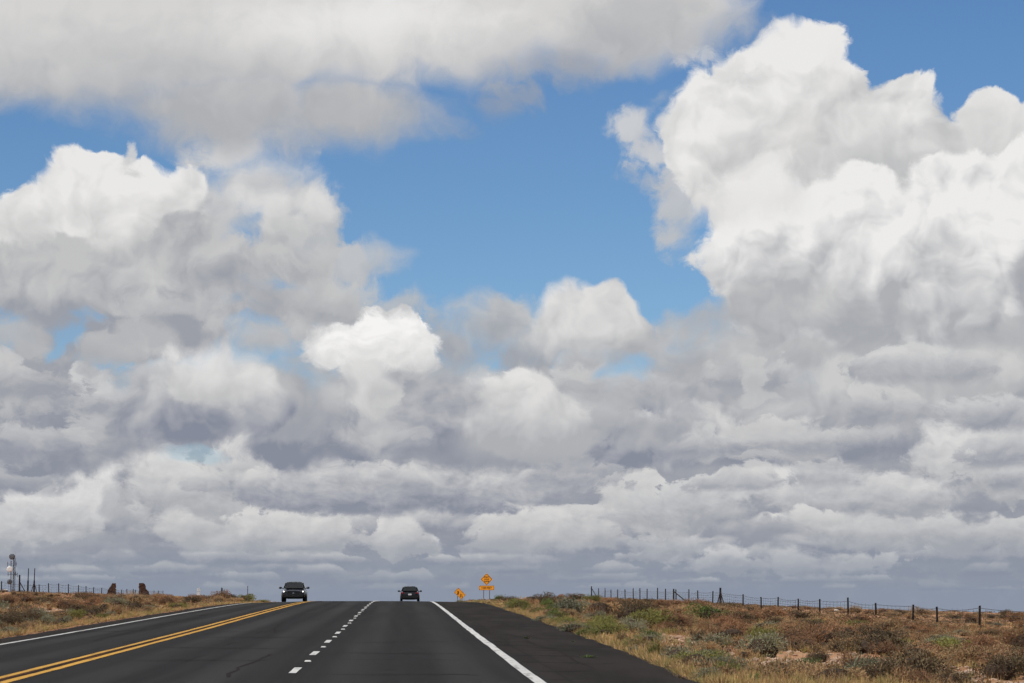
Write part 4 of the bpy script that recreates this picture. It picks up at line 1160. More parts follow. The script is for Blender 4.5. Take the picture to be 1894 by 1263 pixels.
def clump(n, seed, L, Wd):
    p, d, r = dome_points(n, 4, seed, .4)
    return leaves(p * .62, d, r, L, Wd, .6, .6)
near_p = [clump(150, 900 + k, .13, .034) for k in range(5)]
far_p = [clump(46, 950 + k, .24, .075) for k in range(5)]
X, Y = spots_for(3300, 44, 150)
b = bareness(X, Y); keep = (b < .25) & (r4.random(len(X)) < np.where(b > 0, .35, .95))
X, Y = X[keep], Y[keep]
Z = ground_z(X, Y)
S = r4.uniform(.25, .62, len(X))
strew(near_p, [(x, y, z - .01, s_, s_ * r4.uniform(.7, 1.1), r4.uniform(0, 6), r4.random()) for x, y, z, s_ in zip(X, Y, Z, S)], MAT['scrub'], 'low_scrub', 'low brown scrub between the bushes on both sides of the road')
X, Y = spots_for(6200, 150, 620, right=.66, maxoff=125)
Z = ground_z(X, Y); S = r4.uniform(.4, 1.15, len(X))
strew(far_p, [(x, y, z - .02, s_, s_ * r4.uniform(.32, .62) * (.85 if x < 0 else 1), r4.uniform(0, 6), r4.random()) for x, y, z, s_ in zip(X, Y, Z, S)], MAT['scrub'], 'distant_scrub', 'distant brown scrub running up to the skyline')

tuft_p = [stalks(26, 700 + k, 1.0, .55, .045) for k in range(6)]
spots = []
X, Y = spots_for(36000, 41, 220, near=.0)
off = np.where(X > 0, X - edge_right(Y), -10.9 - X)
patchy = .5 + .5 * np.sin(X * .9 + 2 * np.sin(Y * .13)) * np.sin(Y * .21 + X * .5)
pr = np.where(off < 2.5, .9, np.where(off < 6, .6, .34)) * (.15 + .85 * patchy) * np.where(bareness(X, Y) > .2, .12, 1)
keep = r4.random(len(X)) < pr
X, Y, off = X[keep], Y[keep], off[keep]
Z = ground_z(X, Y)
for x, y, z, o_ in zip(X, Y, Z, off):
    h_ = r4.uniform(.10, .32) * (1.0 if o_ > .6 else .6) * (1.0 if y < 120 else 1.2)
    spots.append((x, y, z - .01, h_ * r4.uniform(.9, 1.5) * (1 if y < 120 else 1.5), h_, r4.uniform(0, 6), r4.random() if r4.random() < .7 else r4.uniform(0, .3)))
# extra grass right along the pavement edge, where the runoff waters it
Ye = 41 * (230 / 41) ** r4.random(5200); sd_ = r4.random(5200) < .65
Xe = np.where(sd_, edge_right(Ye) + r4.exponential(.55, 5200) - .12, -(10.8 + r4.exponential(.5, 5200)))
Ze = ground_z(Xe, Ye)
for x, y, z in zip(Xe, Ye, Ze):
    h_ = r4.uniform(.10, .30)
    spots.append((x, y, z - .005, h_ * 1.4 * (1 if y < 120 else 1.6), h_, r4.uniform(0, 6), r4.uniform(.75, 1.0) if r4.random() < .5 else r4.random()))
strew(tuft_p, spots, MAT['grass'], 'dry_grass', 'dry golden and green grass along the road edges')

def pebble(seed):
    r = np.random.default_rng(seed)
    bm = bmesh.new(); bmesh.ops.create_icosphere(bm, subdivisions=1, radius=.5)
    v = np.array([p.co[:] for p in bm.verts]); f = np.array([[q.index for q in t.verts] for t in bm.faces]); bm.free()
    return v * r.uniform(.65, 1.25, (len(v), 1)) * np.array([1, .8, .55]), f
# crumbled asphalt and gravel spilling off the pavement edge
grit_p = [pebble(60 + k) for k in range(5)]
Yg = 41 * (150 / 41) ** r4.random(2600); sg_ = r4.random(2600) < .7
Xg = np.where(sg_, edge_right(Yg) + r4.normal(.12, .28, 2600), EDGE_L - r4.normal(.1, .25, 2600))
strew(grit_p, [(x, y, max(float(ground_z(x, y)), float(road_z(x, y)) - .05 if EDGE_L < x < float(edge_right(y)) else -9) + .008, s_ * 1.3, s_ * .8, r4.uniform(0, 6), r4.random())
               for x, y, s_ in zip(Xg, Yg, np.clip(r4.lognormal(-3.1, .45, 2600), .02, .13))], MAT['gravel'], 'gravel', 'loose dark gravel along the ragged pavement edges')
peb = [pebble(40 + k) for k in range(8)]
spots = []
for p, r_ in zip(BARE, BARE_R):
    for _ in range(int(150 * r_)):
        x = p.x + r4.normal(0, r_ * .55); y = p.y + r4.normal(0, r_ * 2.2)
        if float(edge_right(y)) + .3 > x > -11: continue
        s_ = float(np.clip(r4.lognormal(-2.75, .55), .03, .24))
        spots.append((x, y, float(ground_z(x, y)) + s_ * .08, s_ * 1.4, s_, r4.uniform(0, 6), r4.random()))
strew(peb, spots, MAT['stone'], 'stones', 'pale pinkish stones on the bare patches of soil')

# the few rocks big enough to pick out
bm = bmesh.new(); bmesh.ops.create_icosphere(bm, subdivisions=2, radius=.5)
for vtx in bm.verts: vtx.co *= 1 + .35 * (math.sin(vtx.co.x * 9 + 1) * math.sin(vtx.co.y * 8) * math.sin(vtx.co.z * 10 + 2)); vtx.co.z *= .6
rock_me = bpy.data.meshes.new('rock'); bm.to_mesh(rock_me); bm.free(); rock_me.materials.append(MAT['rock'])
for (x, y, wpx, lb) in ((1452, 1129, 9, 'white rock left of the fence post that rises highest on the right slope'), (1547, 1131, 9, 'white rock just left of a tall fence post on the skyline'),
                        (1645, 1136, 8, 'white rock near the skyline in the gap between fence posts'), (1697, 1137, 10, 'whitish rock right of the fence post pair near the skyline'),
                        (1505, 1202, 8, 'pale rock among shrubs in the middle of the right slope'), (1663, 1240, 12, 'flat pale rock on the small bare patch near the bottom edge'),
                        (1774, 1248, 10, 'pale rock on the bare patch near the bottom right'), (1713, 1226, 9, 'pale rock between dark shrubs low on the right slope'),
                        (1328, 1201, 9, 'pale rock at the right end of the red stony patch'), (1345, 1158, 8, 'pale rock below the braced fence post'),
                        (243, 1115, 7, 'pinkish rock on the left bank below the stepped ruin'), (34, 1124, 6, 'pale stone high on the left bank'), (90, 1133, 6, 'pale stone low on the left bank')):
    p = at(x, y); s_ = p.y / FPX
    o = tag(link(bpy.data.objects.new('rock', rock_me)), lb, 'rock')
    o.location = (p.x, p.y, p.z + wpx * s_ * .16); o.scale = (wpx * s_,) * 3; o.rotation_euler = (0, 0, random.uniform(0, 6))

# ------------------------------------------------------------------ fences
def lateral(xpix, X):
    return X / pixel_dir(xpix, 1112).x
def build_fence(name, label, X, posts, wires, stay_gap, post_w, grp=None):
    """posts: (pixel column, pixel row of the top, kind)"""
    root = empty(name, (X, lateral(posts[0][0], X), 0), 0, label, 'fence')
    inv = root.matrix_basis.inverted()
    pts = []
    for k, (x, yt, kd) in enumerate(posts):
        Y = lateral(x, X); Xp = X + random.uniform(-.12, .12)
        g_ = float(ground_z(Xp, Y)); top = CAM_H + pixel_dir(x, yt).z * Y
        top = max(top, g_ + .9)
        b_ = Vector((Xp, Y, g_ - .3)) - root.location; t_ = Vector((Xp + random.uniform(-.05, .05), Y + random.uniform(-.03, .03), top)) - root.location
        w_ = post_w * (1.0 if kd == 'p' else 1.7 if kd == 'b' else 1.4)
        MB().tube(b_, t_, w_, w_ * .85, 7).build('post', MAT['post'], root)
        if kd == 'b':
            for sgn in (-1, 1):
                MB().tube(t_ + Vector((0, 0, -.35)), b_ + Vector((0, sgn * 3.0, .45)), w_ * .4, w_ * .4, 6).build('brace', MAT['post'], root)
        if kd == 'r':
            MB().tube(t_ + Vector((0, 0, -.3)), b_ + Vector((0, -14.0 if X > 0 else 9.0, .5)), w_ * .7, w_ * .6, 6).build('brace', MAT['post'], root)
        pts.append((Vector((Xp, Y, g_)) - root.location, top - g_))
    for wk in range(wires):
        fr = (wk + .6) / (wires - .1)
        m_ = MB()
        for (a, ha), (b, hb) in zip(pts[:-1], pts[1:]):
            ha, hb = min(ha, 1.45), min(hb, 1.45)
            pa, pb = a + Vector((0, 0, ha * fr * .97)), b + Vector((0, 0, hb * fr * .97))
            sag = random.uniform(.02, .16) * (1.0 if wk == wires - 1 else .6)
            prev = pa
            for q in range(1, 5):
                t = q / 4; cur = pa.lerp(pb, t) - Vector((0, 0, sag * 4 * t * (1 - t)))
                m_.tube(prev, cur, .014 if wk == wires - 1 else .010, None, 4, False); prev = cur
        m_.build('wire', MAT['wire'], root)
    if stay_gap:
        m_ = MB()
        for (a, ha), (b, hb) in zip(pts[:-1], pts[1:]):
            n = max(2, int((b - a).length / stay_gap))
            for q in range(1, n):
                t = q / n; p = a.lerp(b, t); h_ = min(ha, 1.45) * (1 - t) + min(hb, 1.45) * t
                m_.tube(p + Vector((0, 0, .1)), p + Vector((0, 0, h_ * .9)), .006, None, 4, False)
        o = m_.build('wire_stay', MAT['wire'], root); o['kind'] = 'stuff'
    return root
build_fence('wire_fence', 'wire fence of dark posts along the skyline right of the road', 34.0, [
    (1895, 1128, 'p'), (1811, 1120, 'p'), (1733, 1122, 'p'), (1689, 1118, 'p'), (1621, 1115, 'p'), (1569, 1105, 'p'), (1519, 1108, 'p'), (1474, 1107, 'p'), (1438, 1104, 'p'), (1408, 1104, 'p'),
    (1374, 1099, 'p'), (1332, 1087, 'b'), (1316, 1093, 'p'), (1293, 1092, 'p'), (1273, 1090, 'p'), (1252, 1090, 'p'), (1247, 1089, 'r'), (1232, 1089, 'p'), (1215, 1087, 'p'), (1196, 1089, 'p'),
    (1184, 1088, 'p'), (1170, 1088, 'p'), (1156, 1090, 'p'), (1142, 1090, 'p'), (1131, 1090, 'p'), (1119, 1088, 'p'), (1108, 1088, 'p'), (1095, 1084, 'r')], 5, 1.6, .078)
build_fence('wire_fence', 'wire fence of dark posts along the skyline left of the road', -40.0, [
    (-18, 1076, 'p'), (3, 1075, 'p'), (71, 1081, 'p'), (90, 1079, 'p'), (109, 1079, 'p'), (126, 1080, 'p'), (143, 1082, 'p'), (158, 1084, 'p'), (173, 1086, 'p'), (187, 1087, 'p'),
    (226, 1093, 'p'), (236, 1092, 'p'), (246, 1094, 'p'), (252, 1092, 'p'), (284, 1096, 'p'), (293, 1095, 'p'), (302, 1097, 'p')], 4, 2.4, .066)
for (x, yt, h2, lb) in ((36, 1063, 0, 'short dark braced pole right of the dish tower'), (51, 1051, 1, 'tall dark pole right of the dish tower, the left of two tall ones'), (62.5, 1051, 1, 'tall dark pole with a flared base, the right of two tall ones by the tower')):
    X = -42.0; Y = lateral(x, X); g_ = float(ground_z(X, Y)); top = CAM_H + pixel_dir(x, yt).z * Y
    e = empty('pole', (X, Y, g_ - .2), 0, lb, 'pole', None)
    L = top - g_ + .2
    if h2:
        MB().tube((0, 0, 0), (.02, 0, L * .55), .12, .085, 8).build('base', MAT['post'], e)
        MB().tube((.02, 0, L * .55), (.06, 0, L), .055, .045, 8).build('mast', MAT['post'], e)
        if x > 60:
            for s_ in (-1, 1): MB().tube((s_ * .42, 0, 0), (.01, 0, L * .5), .05, .045, 6).build('brace', MAT['post'], e)
    else:
        MB().tube((0, 0, 0), (-.03, 0, L), .10, .085, 8).build('mast', MAT['post'], e)
        MB().tube((.75, 0, 0), (.02, 0, L * .62), .06, .05, 6).build('brace', MAT['post'], e)

# ------------------------------------------------------------------ dish tower far behind the left fence
TYd = 800.0
def far(x, y, Y=TYd):
    d = pixel_dir(x, y); return Vector((d.x * Y, Y, CAM_H + d.z * Y))
tb = far(24, 1098); gz = float(ground_z(tb.x, TYd))
tower = empty('dish_tower', (tb.x, TYd, gz), 0, 'lattice communications tower with dishes at the far left', 'tower')
o0 = Vector((tb.x, TYd, gz))
def rel(x, y): return far(x, y) - o0
topz = rel(27, 1032).z
lm = MB()
legs = [Vector((.35, 0, 0)), Vector((-.35, .3, 0)), Vector((.0, -.35, 0))]
for a in legs: MB().tube(a + Vector((.15, 0, -.3)), a * .7 + Vector((.25, 0, topz)), .07, .06, 6).build('leg', MAT['dark_steel'], tower)
k = 0; z = .4
while z < topz - .8:
    for q in range(3):
        a, b = legs[q] + Vector((.17, 0, z)), legs[(q + 1) % 3] + Vector((.17, 0, z + .8))
        lm.tube(a, b, .03, None, 4, False); lm.tube(legs[q] + Vector((.17, 0, z)), legs[(q + 1) % 3] + Vector((.17, 0, z)), .03, None, 4, False)
    z += .8
lm.build('lattice', MAT['dark_steel'], tower)
MB().tube(rel(20, 1100), rel(20.5, 1037), .13, .11, 8).build('mast', MAT['dark_steel'], tower)
MB().tube(rel(28, 1036), rel(28, 1020), .03, .02, 5).build('whip_antenna', MAT['steel'], tower)
def dish(x, y, r, mat, yaw):
    c = rel(x, y)
    e = MB().lathe([(0.001, -.05), (r * .6, -.09), (r * .95, -.02), (r, .06), (r, .50), (r * .9, .55), (.001, .55)], (0, 0, 0), 'Y', 20).build('dish', mat, tower, smooth=True)
    e.location = c + Vector((0, -.6, 0)); e.rotation_euler = (0, 0, yaw)
    m_ = MB().tube((0, .5, 0), (.25, .85, -.1), .08, .08, 6).build('bracket', MAT['dark_steel'], e)
dish(22, 1029.5, .80, MAT['dish_grey'], -.3)
dish(18.5, 1052.5, .84, MAT['dish_white'], .15)
dish(19, 1076, .68, MAT['dish_grey'], .5)
for (x, y) in ((14, 1043), (30, 1043), (15, 1062), (26, 1062), (29, 1061), (32, 1063), (24, 1066)):
    c = rel(x, y)
    m_ = MB().box(c, (.12, .12, 1.15)); m_.tube(c, Vector((.15, 0, c.z)), .04, None, 5)
    m_.build('panel_antenna', MAT['dark_steel'], tower)
for (y) in (1043, 1062): MB().tube(rel(13.5, y), rel(32, y), .05, None, 5).build('cross_arm', MAT['dark_steel'], tower)
for (x0, x1, y0, nm, lb) in ((6, 14, 1090.5, 'equipment_hut', 'small white-roofed hut left of the dish tower foot'), (28, 49, 1093, 'equipment_hut', 'long low grey hut right of the dish tower foot')):
    a, b = far(x0, y0, 640), far(x1, y0, 640); g_ = float(ground_z(a.x, 640)); hh = a.z - g_
    e = empty(nm, ((a.x + b.x) / 2, 640, g_), 0, lb, 'hut')
    MB().box((0, 0, hh / 2 - .1), (b.x - a.x, 3.0, hh)).build('wall', MAT['shed'], e)
    MB().prism([(-(b.x - a.x) / 2 - .15, hh - .1), ((b.x - a.x) / 2 + .15, hh - .1), (0, hh + .12)], -1.6, 1.6).build('roof', MAT['dish_white'] if x0 < 20 else MAT['shed'], e)
    MB().box((.3, -1.53, .9), (.8, .06, 1.8)).build('door', MAT['dark_steel'], e)

# ------------------------------------------------------------------ two stumps of a ruined stone building
def ruin(outline, Y, lb):
    """outline: (pixel row, left column, right column) from the top down; laid in courses of rough stones"""
    pts = [(far(l, y, Y), far(r_, y, Y)) for (y, l, r_) in outline]
    base = pts[-1][0]; g_ = float(ground_z((pts[-1][0].x + pts[-1][1].x) / 2, Y))
    cxm = (pts[-1][0].x + pts[-1][1].x) / 2
    e = empty('ruined_wall', (cxm, Y, g_), 0, lb, 'ruin')
    zs = [p[0].z for p in pts][::-1]; ls = [p[0].x for p in pts][::-1]; rs = [p[1].x for p in pts][::-1]
    m_ = MB(); tints = []
    z = g_ - .2; r = random.Random(int(Y))
    while z < zs[-1] - .05:
        h_ = r.uniform(.13, .21); zc = z + h_ / 2
        l, q = float(np.interp(zc, zs, ls)), float(np.interp(zc, zs, rs))
        x = l + r.uniform(-.06, .06)
        while x < q - .06:
            w_ = min(r.uniform(.22, .46), q - x + .06)
            for dy in (-.22, .16):
                m_.box((x + w_ / 2 - cxm, dy + r.uniform(-.05, .05), zc - g_), (w_ * .95, .42, h_ * .93), r.uniform(-.08, .08), r.uniform(-.04, .04), r.uniform(-.05, .05))
                tints.append(r.random())
            x += w_
        z += h_ * .97
    o = m_.build('stone', MAT['ruin'], e); o['kind'] = 'stuff'
    a_ = o.data.attributes.new('tint', 'FLOAT', 'POINT'); a_.data.foreach_set('value', np.repeat(tints, 8).astype(np.float32))
ruin([(1078.5, 207, 213), (1083, 205.5, 214), (1090, 201, 214), (1096, 198, 214), (1104, 196, 214.5)], 480.0, 'dark stone ruin stump with a sloping left side on the left skyline')
ruin([(1078, 257, 264), (1081, 257, 267.5), (1086, 257, 269), (1090, 257, 271), (1094, 257, 274), (1098, 257, 275), (1104, 257, 278)], 470.0, 'dark stone ruin stump with a stepped right side on the left skyline')

# ------------------------------------------------------------------ signs
def text(s_, size, loc, parent, mat, name='lettering', squeeze=1.0):
    cu = bpy.data.curves.new(name, 'FONT'); cu.body = s_; cu.size = size; cu.align_x = 'CENTER'; cu.align_y = 'CENTER'; cu.extrude = .002; cu.offset = size * .018
    cu.materials.append(mat)
    tmp = link(bpy.data.objects.new(name, cu)); me = bpy.data.meshes.new_from_object(tmp); bpy.data.objects.remove(tmp); bpy.data.curves.remove(cu); me.name = name
    o = link(bpy.data.objects.new(name, me), parent); o.location = loc; o.rotation_euler = (math.pi / 2, 0, 0); o.scale = (squeeze, 1, 1)
    return o
def rounded(pts, r, n=4):
    out = []
    N = len(pts)
    for i in range(N):
        p, a, b = Vector(pts[i]), Vector(pts[i - 1]), Vector(pts[(i + 1) % N])
        u, v = (a - p).normalized(), (b - p).normalized()
        for k in range(n + 1):
            t = k / n; q = p + u * r * (1 - t) ** 2 + v * r * t ** 2
            out.append((q.x, q.y))
    return out
def ring(outer, inner, y):
    m_ = MB(); n = len(outer)
    m_.add([(x, y, z) for x, z in outer] + [(x, y, z) for x, z in inner] + [(x, y + .004, z) for x, z in outer] + [(x, y + .004, z) for x, z in inner],
           [(k, (k + 1) % n, n + (k + 1) % n, n + k) for k in range(n)] + [(2 * n + k, 3 * n + k, 3 * n + (k + 1) % n, 2 * n + (k + 1) % n) for k in range(n)]
           + [(k, 2 * n + k, 2 * n + (k + 1) % n, (k + 1) % n) for k in range(n)] + [(n + k, n + (k + 1) % n, 3 * n + (k + 1) % n, 3 * n + k) for k in range(n)])
    return m_

SY = 330.0
d = pixel_dir(900, 1115); sx = d.x * SY; sg = float(ground_z(sx, SY))
s1 = empty('lane_ends_sign', (sx, SY, sg), R(-2), 'orange diamond sign over an orange plaque on two posts', 'sign')
pz = lambda y: CAM_H + pixel_dir(900, y).z * SY - sg
u = SY / FPX
for q in (-5.4, 5.4):
    MB().box((q * u, .04, pz(1083) / 2 - .25), (.075, .06, pz(1083) + .5)).build('post', MAT['sign_post'], s1)
cz = pz(1071.3); hd = 11.2 * u
dia = rounded([(0, -hd), (hd, 0), (0, hd), (-hd, 0)], .10)
MB().prism([(x, z + cz) for x, z in dia], -.012, .006).build('panel', MAT['orange'], s1)
k1 = rounded([(0, -hd + .045), (hd - .045, 0), (0, hd - .045), (-hd + .045, 0)], .09); k2 = rounded([(0, -hd + .10), (hd - .10, 0), (0, hd - .10), (-hd + .10, 0)], .08)
ring([(x, z + cz) for x, z in k1], [(x, z + cz) for x, z in k2], -.018).build('border', MAT['black'], s1)
text('RIGHT', .22, (0, -.018, cz + .25), s1, MAT['black']); text('LANE', .22, (0, -.018, cz), s1, MAT['black']); text('ENDS', .22, (0, -.018, cz - .25), s1, MAT['black'])
pc = pz(1087.2); pw, ph = 13.9 * u, 4.2 * u
pl = rounded([(-pw, -ph), (pw, -ph), (pw, ph), (-pw, ph)], .06)
MB().prism([(x, z + pc) for x, z in pl], -.012, .006).build('plaque', MAT['orange'], s1)
ring([(x * .975, z * .93 + pc) for x, z in pl], [(x * .945, z * .82 + pc) for x, z in pl], -.018).build('border', MAT['black'], s1)
text('1500 FEET', .30, (0, -.018, pc), s1, MAT['black'], squeeze=.92)

# the smaller sign, keeled over to the right, with a walking figure and two legs of a barrier
SY2 = 300.0
d = pixel_dir(850.5, 1112); s2g = float(ground_z(d.x * SY2, SY2))
s2 = empty('leaning_sign', (d.x * SY2, SY2, s2g), 0, 'tilted orange sign with black worker symbol behind a roadside bush', 'sign')
u2 = SY2 / FPX; c2 = CAM_H + pixel_dir(850.5, 1097.8).z * SY2 - s2g
def face(name, m_, mat):
    o = m_.build(name, mat, s2); o.location = (0, 0, c2); o.rotation_euler = (0, R(43.5), 0); return o
wl, hl = 9.6 * u2, 5.9 * u2
pn = rounded([(-wl, -hl), (wl, -hl), (wl, hl), (-wl, hl)], .07)
face('panel', MB().prism(pn, -.012, .006), MAT['orange'])
face('border', ring([(x * .97, z * .95) for x, z in pn], [(x * .93, z * .88) for x, z in pn], -.018), MAT['black'])
def flat(outl): return MB().prism(outl, -.018, -.013)
sym = Matrix.Rotation(R(43.5), 2)
def tilt(pts): return [tuple(Matrix.Rotation(R(43.5), 2) @ Vector(p)) for p in pts]
hx, hz = -3.2 * u2, 3.0 * u2              # figure upright in the world, so turned back against the panel
def fig(pts, ox, oz): return tilt([(x * u2 + ox, z * u2 + oz) for x, z in pts])
circ = [(1.15 * math.cos(t) - .1, 1.15 * math.sin(t) + 2.6) for t in [k * math.pi / 6 for k in range(12)]]
face('symbol_head', flat(fig(circ, hx, hz - 1.6 * u2)), MAT['black'])
face('symbol_body', flat(fig([(-1.2, 1.3), (1.3, 1.5), (1.7, -.8), (1.0, -.9), (1.2, -3.6), (.3, -3.6), (-.1, -1.4), (-1.3, -3.7), (-2.2, -3.3), (-.9, -.6)], hx, hz - 1.6 * u2)), MAT['black'])
face('symbol_bar', flat(fig([(-.6, 3.0), (.5, 3.2), (.3, -3.4), (-.8, -3.4)], 1.3 * u2, -3.6 * u2)), MAT['black'])
face('symbol_bar', flat(fig([(-.5, 2.6), (.4, 2.9), (1.6, -3.2), (.5, -3.4)], 3.4 * u2, -3.9 * u2)), MAT['black'])
for (x0, x1) in ((-4.2, -3.4), (4.0, 3.6)):
    MB().box((x0 * u2, .06, c2 / 2 - .3), (.06, .05, c2 + .2)).build('post', MAT['sign_post'], s2)

# small roadside furniture on the left
def roadside(x, Y):
    d = pixel_dir(x, 1112); X = d.x * Y; return X, float(ground_z(X, Y)), Y / FPX
X, g_, u3 = roadside(367, 262)
e = empty('small_sign', (X, 262, g_), 0, 'small plain white sign on two short legs left of the road', 'sign')
zt, zb = CAM_H + pixel_dir(367, 1088).z * 262 - g_, CAM_H + pixel_dir(367, 1101.5).z * 262 - g_
zb = max(zb, .35)
MB().box((0, 0, zt - (zt - zb) * .24), (6.4 * u3, .02, (zt - zb) * .46)).build('panel', MAT['sign_white'], e, bevel=.008)
MB().box((0, 0, zb + (zt - zb) * .25), (6.4 * u3, .02, (zt - zb) * .46)).build('panel', MAT['sign_white'], e, bevel=.008)
for q in (-2.0, 2.0): MB().box((q * u3, .04, zt / 2 - .1), (.05, .04, zt + .1)).build('leg', MAT['sign_post'], e)
X, g_, u3 = roadside(410, 236)
zt = CAM_H + pixel_dir(410, 1086.5).z * 236 - g_
e = empty('marker_post', (X, 236, g_ - .1), 0, 'dark marker post with a narrow panel left of the road', 'marker post')
MB().box((0, 0, zt / 2 + .05), (.05, .05, zt + .1)).build('post', MAT['post'], e)
MB().box((.01, -.04, zt - .24), (.13, .015, .58)).build('panel', MAT['dark_steel'], e, bevel=.006)
X, g_, u3 = roadside(458, 244)
zt = CAM_H + pixel_dir(458, 1084).z * 244 - g_
e = empty('thin_pole', (X, 244, g_ - .1), 0, 'thin grey pole on the crest left of the oncoming car', 'pole')
MB().tube((0, 0, 0), (0, 0, zt), .03, .026, 7).build('shaft', MAT['sign_post'], e)
MB().tube((0, 0, zt), (0, 0, zt + .12), .040, .036, 7).build('cap', MAT['steel'], e)

# ------------------------------------------------------------------ cars
def car_paint(name, c):
    k = NT(name)
    k.out(k.mix(k.rng(k.noise(k.pos(local=True), 3.0), .35, .7, 0, .4), c, tuple(x * 1.35 + .002 for x in c)), .32, .35)
    k.b.inputs['Coat Weight'].default_value = .25
    return k.m
MAT['car_black'] = car_paint('dark_car_paint', (.005, .005, .006))
MAT['car_blue'] = car_paint('dark_blue_car_paint', (.005, .006, .009))
MAT['glass'] = plain('car_glass', (.016, .019, .020), .12, .3, var=.2, scale=2.0)
MAT['tyre'] = plain('tyre_rubber', (.012, .012, .012), .85, .2)
MAT['rim'] = plain('alloy_rim', (.22, .22, .23), .35, .5, metal=.8)
MAT['trim'] = plain('black_trim', (.010, .010, .010), .6, .3)
MAT['lamp_lit'] = plain('lit_headlamp', (.8, .8, .8), .2, .5, emit=((1, .97, .92), 2.2))
MAT['lamp_clear'] = plain('clear_lamp', (.30, .31, .32), .15, .6)
MAT['lamp_dark'] = plain('smoked_lamp', (.10, .105, .11), .15, .6)
MAT['lamp_red'] = plain('red_lamp', (.22, .012, .010), .2, .6)
MAT['plate'] = plain('number_plate', (.62, .62, .60), .5, .4)
MAT['chrome'] = plain('chrome', (.42, .42, .44), .15, .6, metal=1.0)

def loft(name, stations, mat, parent, smooth=True):
    """stations: (y, list of (x, z) going round the right half from bottom centre to top centre)"""
    v, f = [], []
    n = len(stations[0][1])
    for y, half in stations:
        for x, z in half: v.append((x, y, z))
        for x, z in reversed(half): v.append((-x, y, z))
    m_ = 2 * n
    for j in range(len(stations) - 1):
        for k in range(m_):
            f.append((j * m_ + k, j * m_ + (k + 1) % m_, (j + 1) * m_ + (k + 1) % m_, (j + 1) * m_ + k))
    f.append(tuple(range(m_))); f.append(tuple(range((len(stations) - 1) * m_, len(stations) * m_))[::-1])
    b = MB().add(v, f)
    o = b.build(name, mat, parent, smooth)
    md = o.modifiers.new('sub', 'SUBSURF'); md.levels = md.render_levels = 1
    return o

def hull_half(w, z0, z1, tuck=.10):
    return [(0, z0), (w * .80, z0), (w * .96, z0 + (z1 - z0) * .18), (w, z0 + (z1 - z0) * .48), (w * .985, z0 + (z1 - z0) * .74), (w * (1 - tuck), z1 - .03), (w * .62, z1), (0, z1 + .01)]
def cabin_half(w0, w1, z0, z1):
    return [(0, z0), (w0, z0), (w0 * .5 + w1 * .5 + .012, z0 * .5 + z1 * .5), (w1 + .01, z1 - .07), (w1 * .82, z1 - .01), (0, z1)]

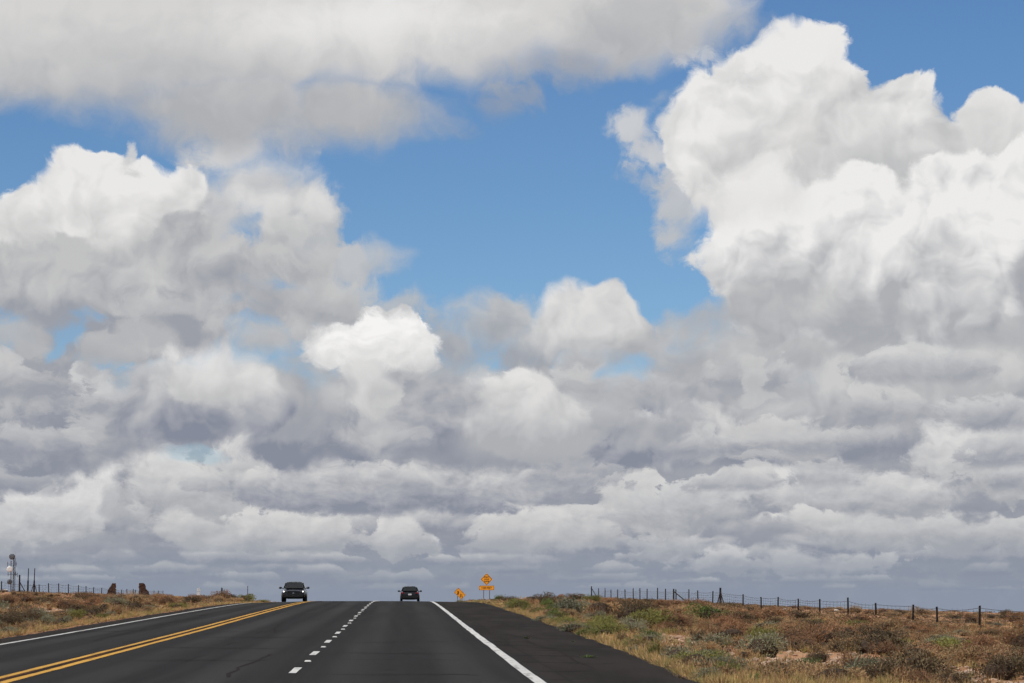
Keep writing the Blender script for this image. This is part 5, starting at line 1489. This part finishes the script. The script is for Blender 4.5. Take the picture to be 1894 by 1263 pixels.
def car(name, label, W_, H_, L_, paint_m, front):
    """a crossover about L_ long; its nose points to -Y, its foot is at the origin"""
    e = empty(name, (0, 0, 0), 0, label, 'car')
    w = W_ / 2
    belt, hood = H_ * .615, H_ * .595
    loft('body', [(-L_ / 2, hull_half(w * .80, .34, hood * .74)), (-L_ / 2 + .08, hull_half(w * .93, .24, hood * .86)), (-L_ / 2 + .45, hull_half(w * .985, .22, hood * .97)), (-L_ * .17, hull_half(w, .22, belt)),
                  (L_ * .10, hull_half(w, .22, belt + .02)), (L_ * .36, hull_half(w, .22, belt + .04)), (L_ / 2 - .14, hull_half(w * .96, .26, belt + .02)), (L_ / 2, hull_half(w * .86, .36, belt * .93))], paint_m, e)
    loft('roof', [(-L_ * .20, cabin_half(w * .80, w * .70, belt - .02, belt + .05)), (-L_ * .05, cabin_half(w * .86, w * .66, belt - .02, H_ - .03)), (L_ * .12, cabin_half(w * .87, w * .67, belt - .02, H_)),
                  (L_ * .32, cabin_half(w * .87, w * .65, belt - .02, H_ - .04)), (L_ * .46, cabin_half(w * .80, w * .62, belt - .02, belt + .06))], paint_m, e)
    # panes, each laid on the cabin
    def pane(nm, q):
        m_ = MB(); q = [Vector(p) for p in q]; nrm = (q[1] - q[0]).cross(q[3] - q[0]).normalized()
        if nrm.dot(sum(q, Vector()) / 4 - Vector((0, L_ * .1, belt))) < 0: nrm = -nrm
        t = [p + nrm * .035 for p in q]; b = [p - nrm * .03 for p in q]
        m_.add(t + b, [(0, 1, 2, 3), (7, 6, 5, 4), (0, 4, 5, 1), (1, 5, 6, 2), (2, 6, 7, 3), (3, 7, 4, 0)])
        return m_.build(nm, MAT['glass'], e)
    pane('windshield', [(-w * .74, -L_ * .195, belt + .05), (w * .74, -L_ * .195, belt + .05), (w * .60, -L_ * .065, H_ - .10), (-w * .60, -L_ * .065, H_ - .10)])
    pane('rear_window', [(w * .72, L_ * .455, belt + .09), (-w * .72, L_ * .455, belt + .09), (-w * .58, L_ * .355, H_ - .11), (w * .58, L_ * .355, H_ - .11)])
    for s_ in (-1, 1):
        pane('side_window', [(s_ * w * .86, -L_ * .10, belt + .05), (s_ * w * .875, L_ * .11, belt + .05), (s_ * w * .70, L_ * .11, H_ - .10), (s_ * w * .70, -L_ * .02, H_ - .11)])
        pane('side_window', [(s_ * w * .875, L_ * .125, belt + .05), (s_ * w * .865, L_ * .36, belt + .07), (s_ * w * .69, L_ * .31, H_ - .12), (s_ * w * .70, L_ * .125, H_ - .10)])
        mr = MB().lathe([(.001, -.06), (.075, -.055), (.098, 0), (.080, .05), (.001, .06)], (0, 0, 0), 'Y', 12).build('mirror', paint_m, e, smooth=True)
        mr.location = (s_ * (w + .115), -L_ * .115, belt + .10); mr.scale = (1.25, 1.2, .85)
        MB().tube((-s_ * .10, .02, -.03), (-s_ * .17, .05, -.09), .03, .03, 6).build('mirror_arm', MAT['trim'], mr)
        for yy in (-L_ * .305, L_ * .295):
            wh = empty('wheel', (0, 0, 0)); wh.parent = e; wh.location = (s_ * (w - .12), yy, .345)
            MB().lathe([(.22, -.11), (.31, -.115), (.345, -.09), (.345, .09), (.31, .115), (.22, .11)], (0, 0, 0), 'X', 24).build('tyre', MAT['tyre'], wh, smooth=True)
            rm = MB().lathe([(.225, -.10), (.215, .07), (.06, .09), (.001, .09)], (0, 0, 0), 'X', 20).build('rim', MAT['rim'], wh, smooth=True)
            if s_ < 0: rm.rotation_euler = (0, 0, math.pi)
    zl = hood * .80
    for s_ in (-1, 1):
        hl_ = MB().prism([(s_ * w * .50, zl - .01), (s_ * w * .90, zl - .01), (s_ * w * .88, zl + .09), (s_ * w * .54, zl + .05)], -L_ / 2 - .005, -L_ / 2 + .30).build('headlight', MAT['lamp_dark'], e)
        MB().lathe([(.001, -.02), (.045, -.012), (.05, .01)], (s_ * w * .78, -L_ / 2 - .006, zl + .035), 'Y', 12).build('bulb', MAT['lamp_lit' if front else 'lamp_clear'], hl_)
        MB().prism([(s_ * w * .55, belt - .12), (s_ * w * .93, belt - .16), (s_ * w * .90, belt - .01), (s_ * w * .60, belt - .03)], L_ / 2 - .24, L_ / 2 + .004).build('taillight', MAT['lamp_red'], e)
    MB().prism([(-w * .48, zl + .06), (w * .48, zl + .06), (w * .40, zl - .20), (-w * .40, zl - .20)], -L_ / 2 - .02, -L_ / 2 + .12).build('grille', MAT['trim'], e)
    MB().prism([(-.07, zl - .04), (.07, zl - .04), (.04, zl - .12), (-.04, zl - .12)], -L_ / 2 - .035, -L_ / 2 - .018).build('badge', MAT['chrome'], e)
    MB().box((0, -L_ / 2 + .04, .42), (W_ * .80, .16, .20)).build('front_bumper', MAT['trim'], e, bevel=.03)
    MB().box((0, L_ / 2 - .05, .44), (W_ * .86, .16, .22)).build('rear_bumper', MAT['trim'], e, bevel=.03)
    MB().box((0, L_ / 2 + .006, belt - .22), (.31, .016, .155)).build('number_plate', MAT['plate'], e)
    return e
def park(e, x, Y, heading):
    d = pixel_dir(x, 1112); e.location = (d.x * Y, Y, float(road_lin(d.x * Y, Y))); sl = float(road_r(Y + 1.5) - road_r(Y - 1.5)) / 3
    e.rotation_euler = (math.atan(sl) * (1 if heading == 0 else -1), 0, heading)
park(car('oncoming_car', 'black crossover with lit headlights coming over the crest in the left lane', 1.77, 1.50, 4.5, MAT['car_black'], True), 544.5, 214, 0.0)
park(car('leading_car', 'dark car seen from behind driving away over the crest in the right lane', 1.80, 1.50, 4.4, MAT['car_blue'], False), 758, 272, math.pi)
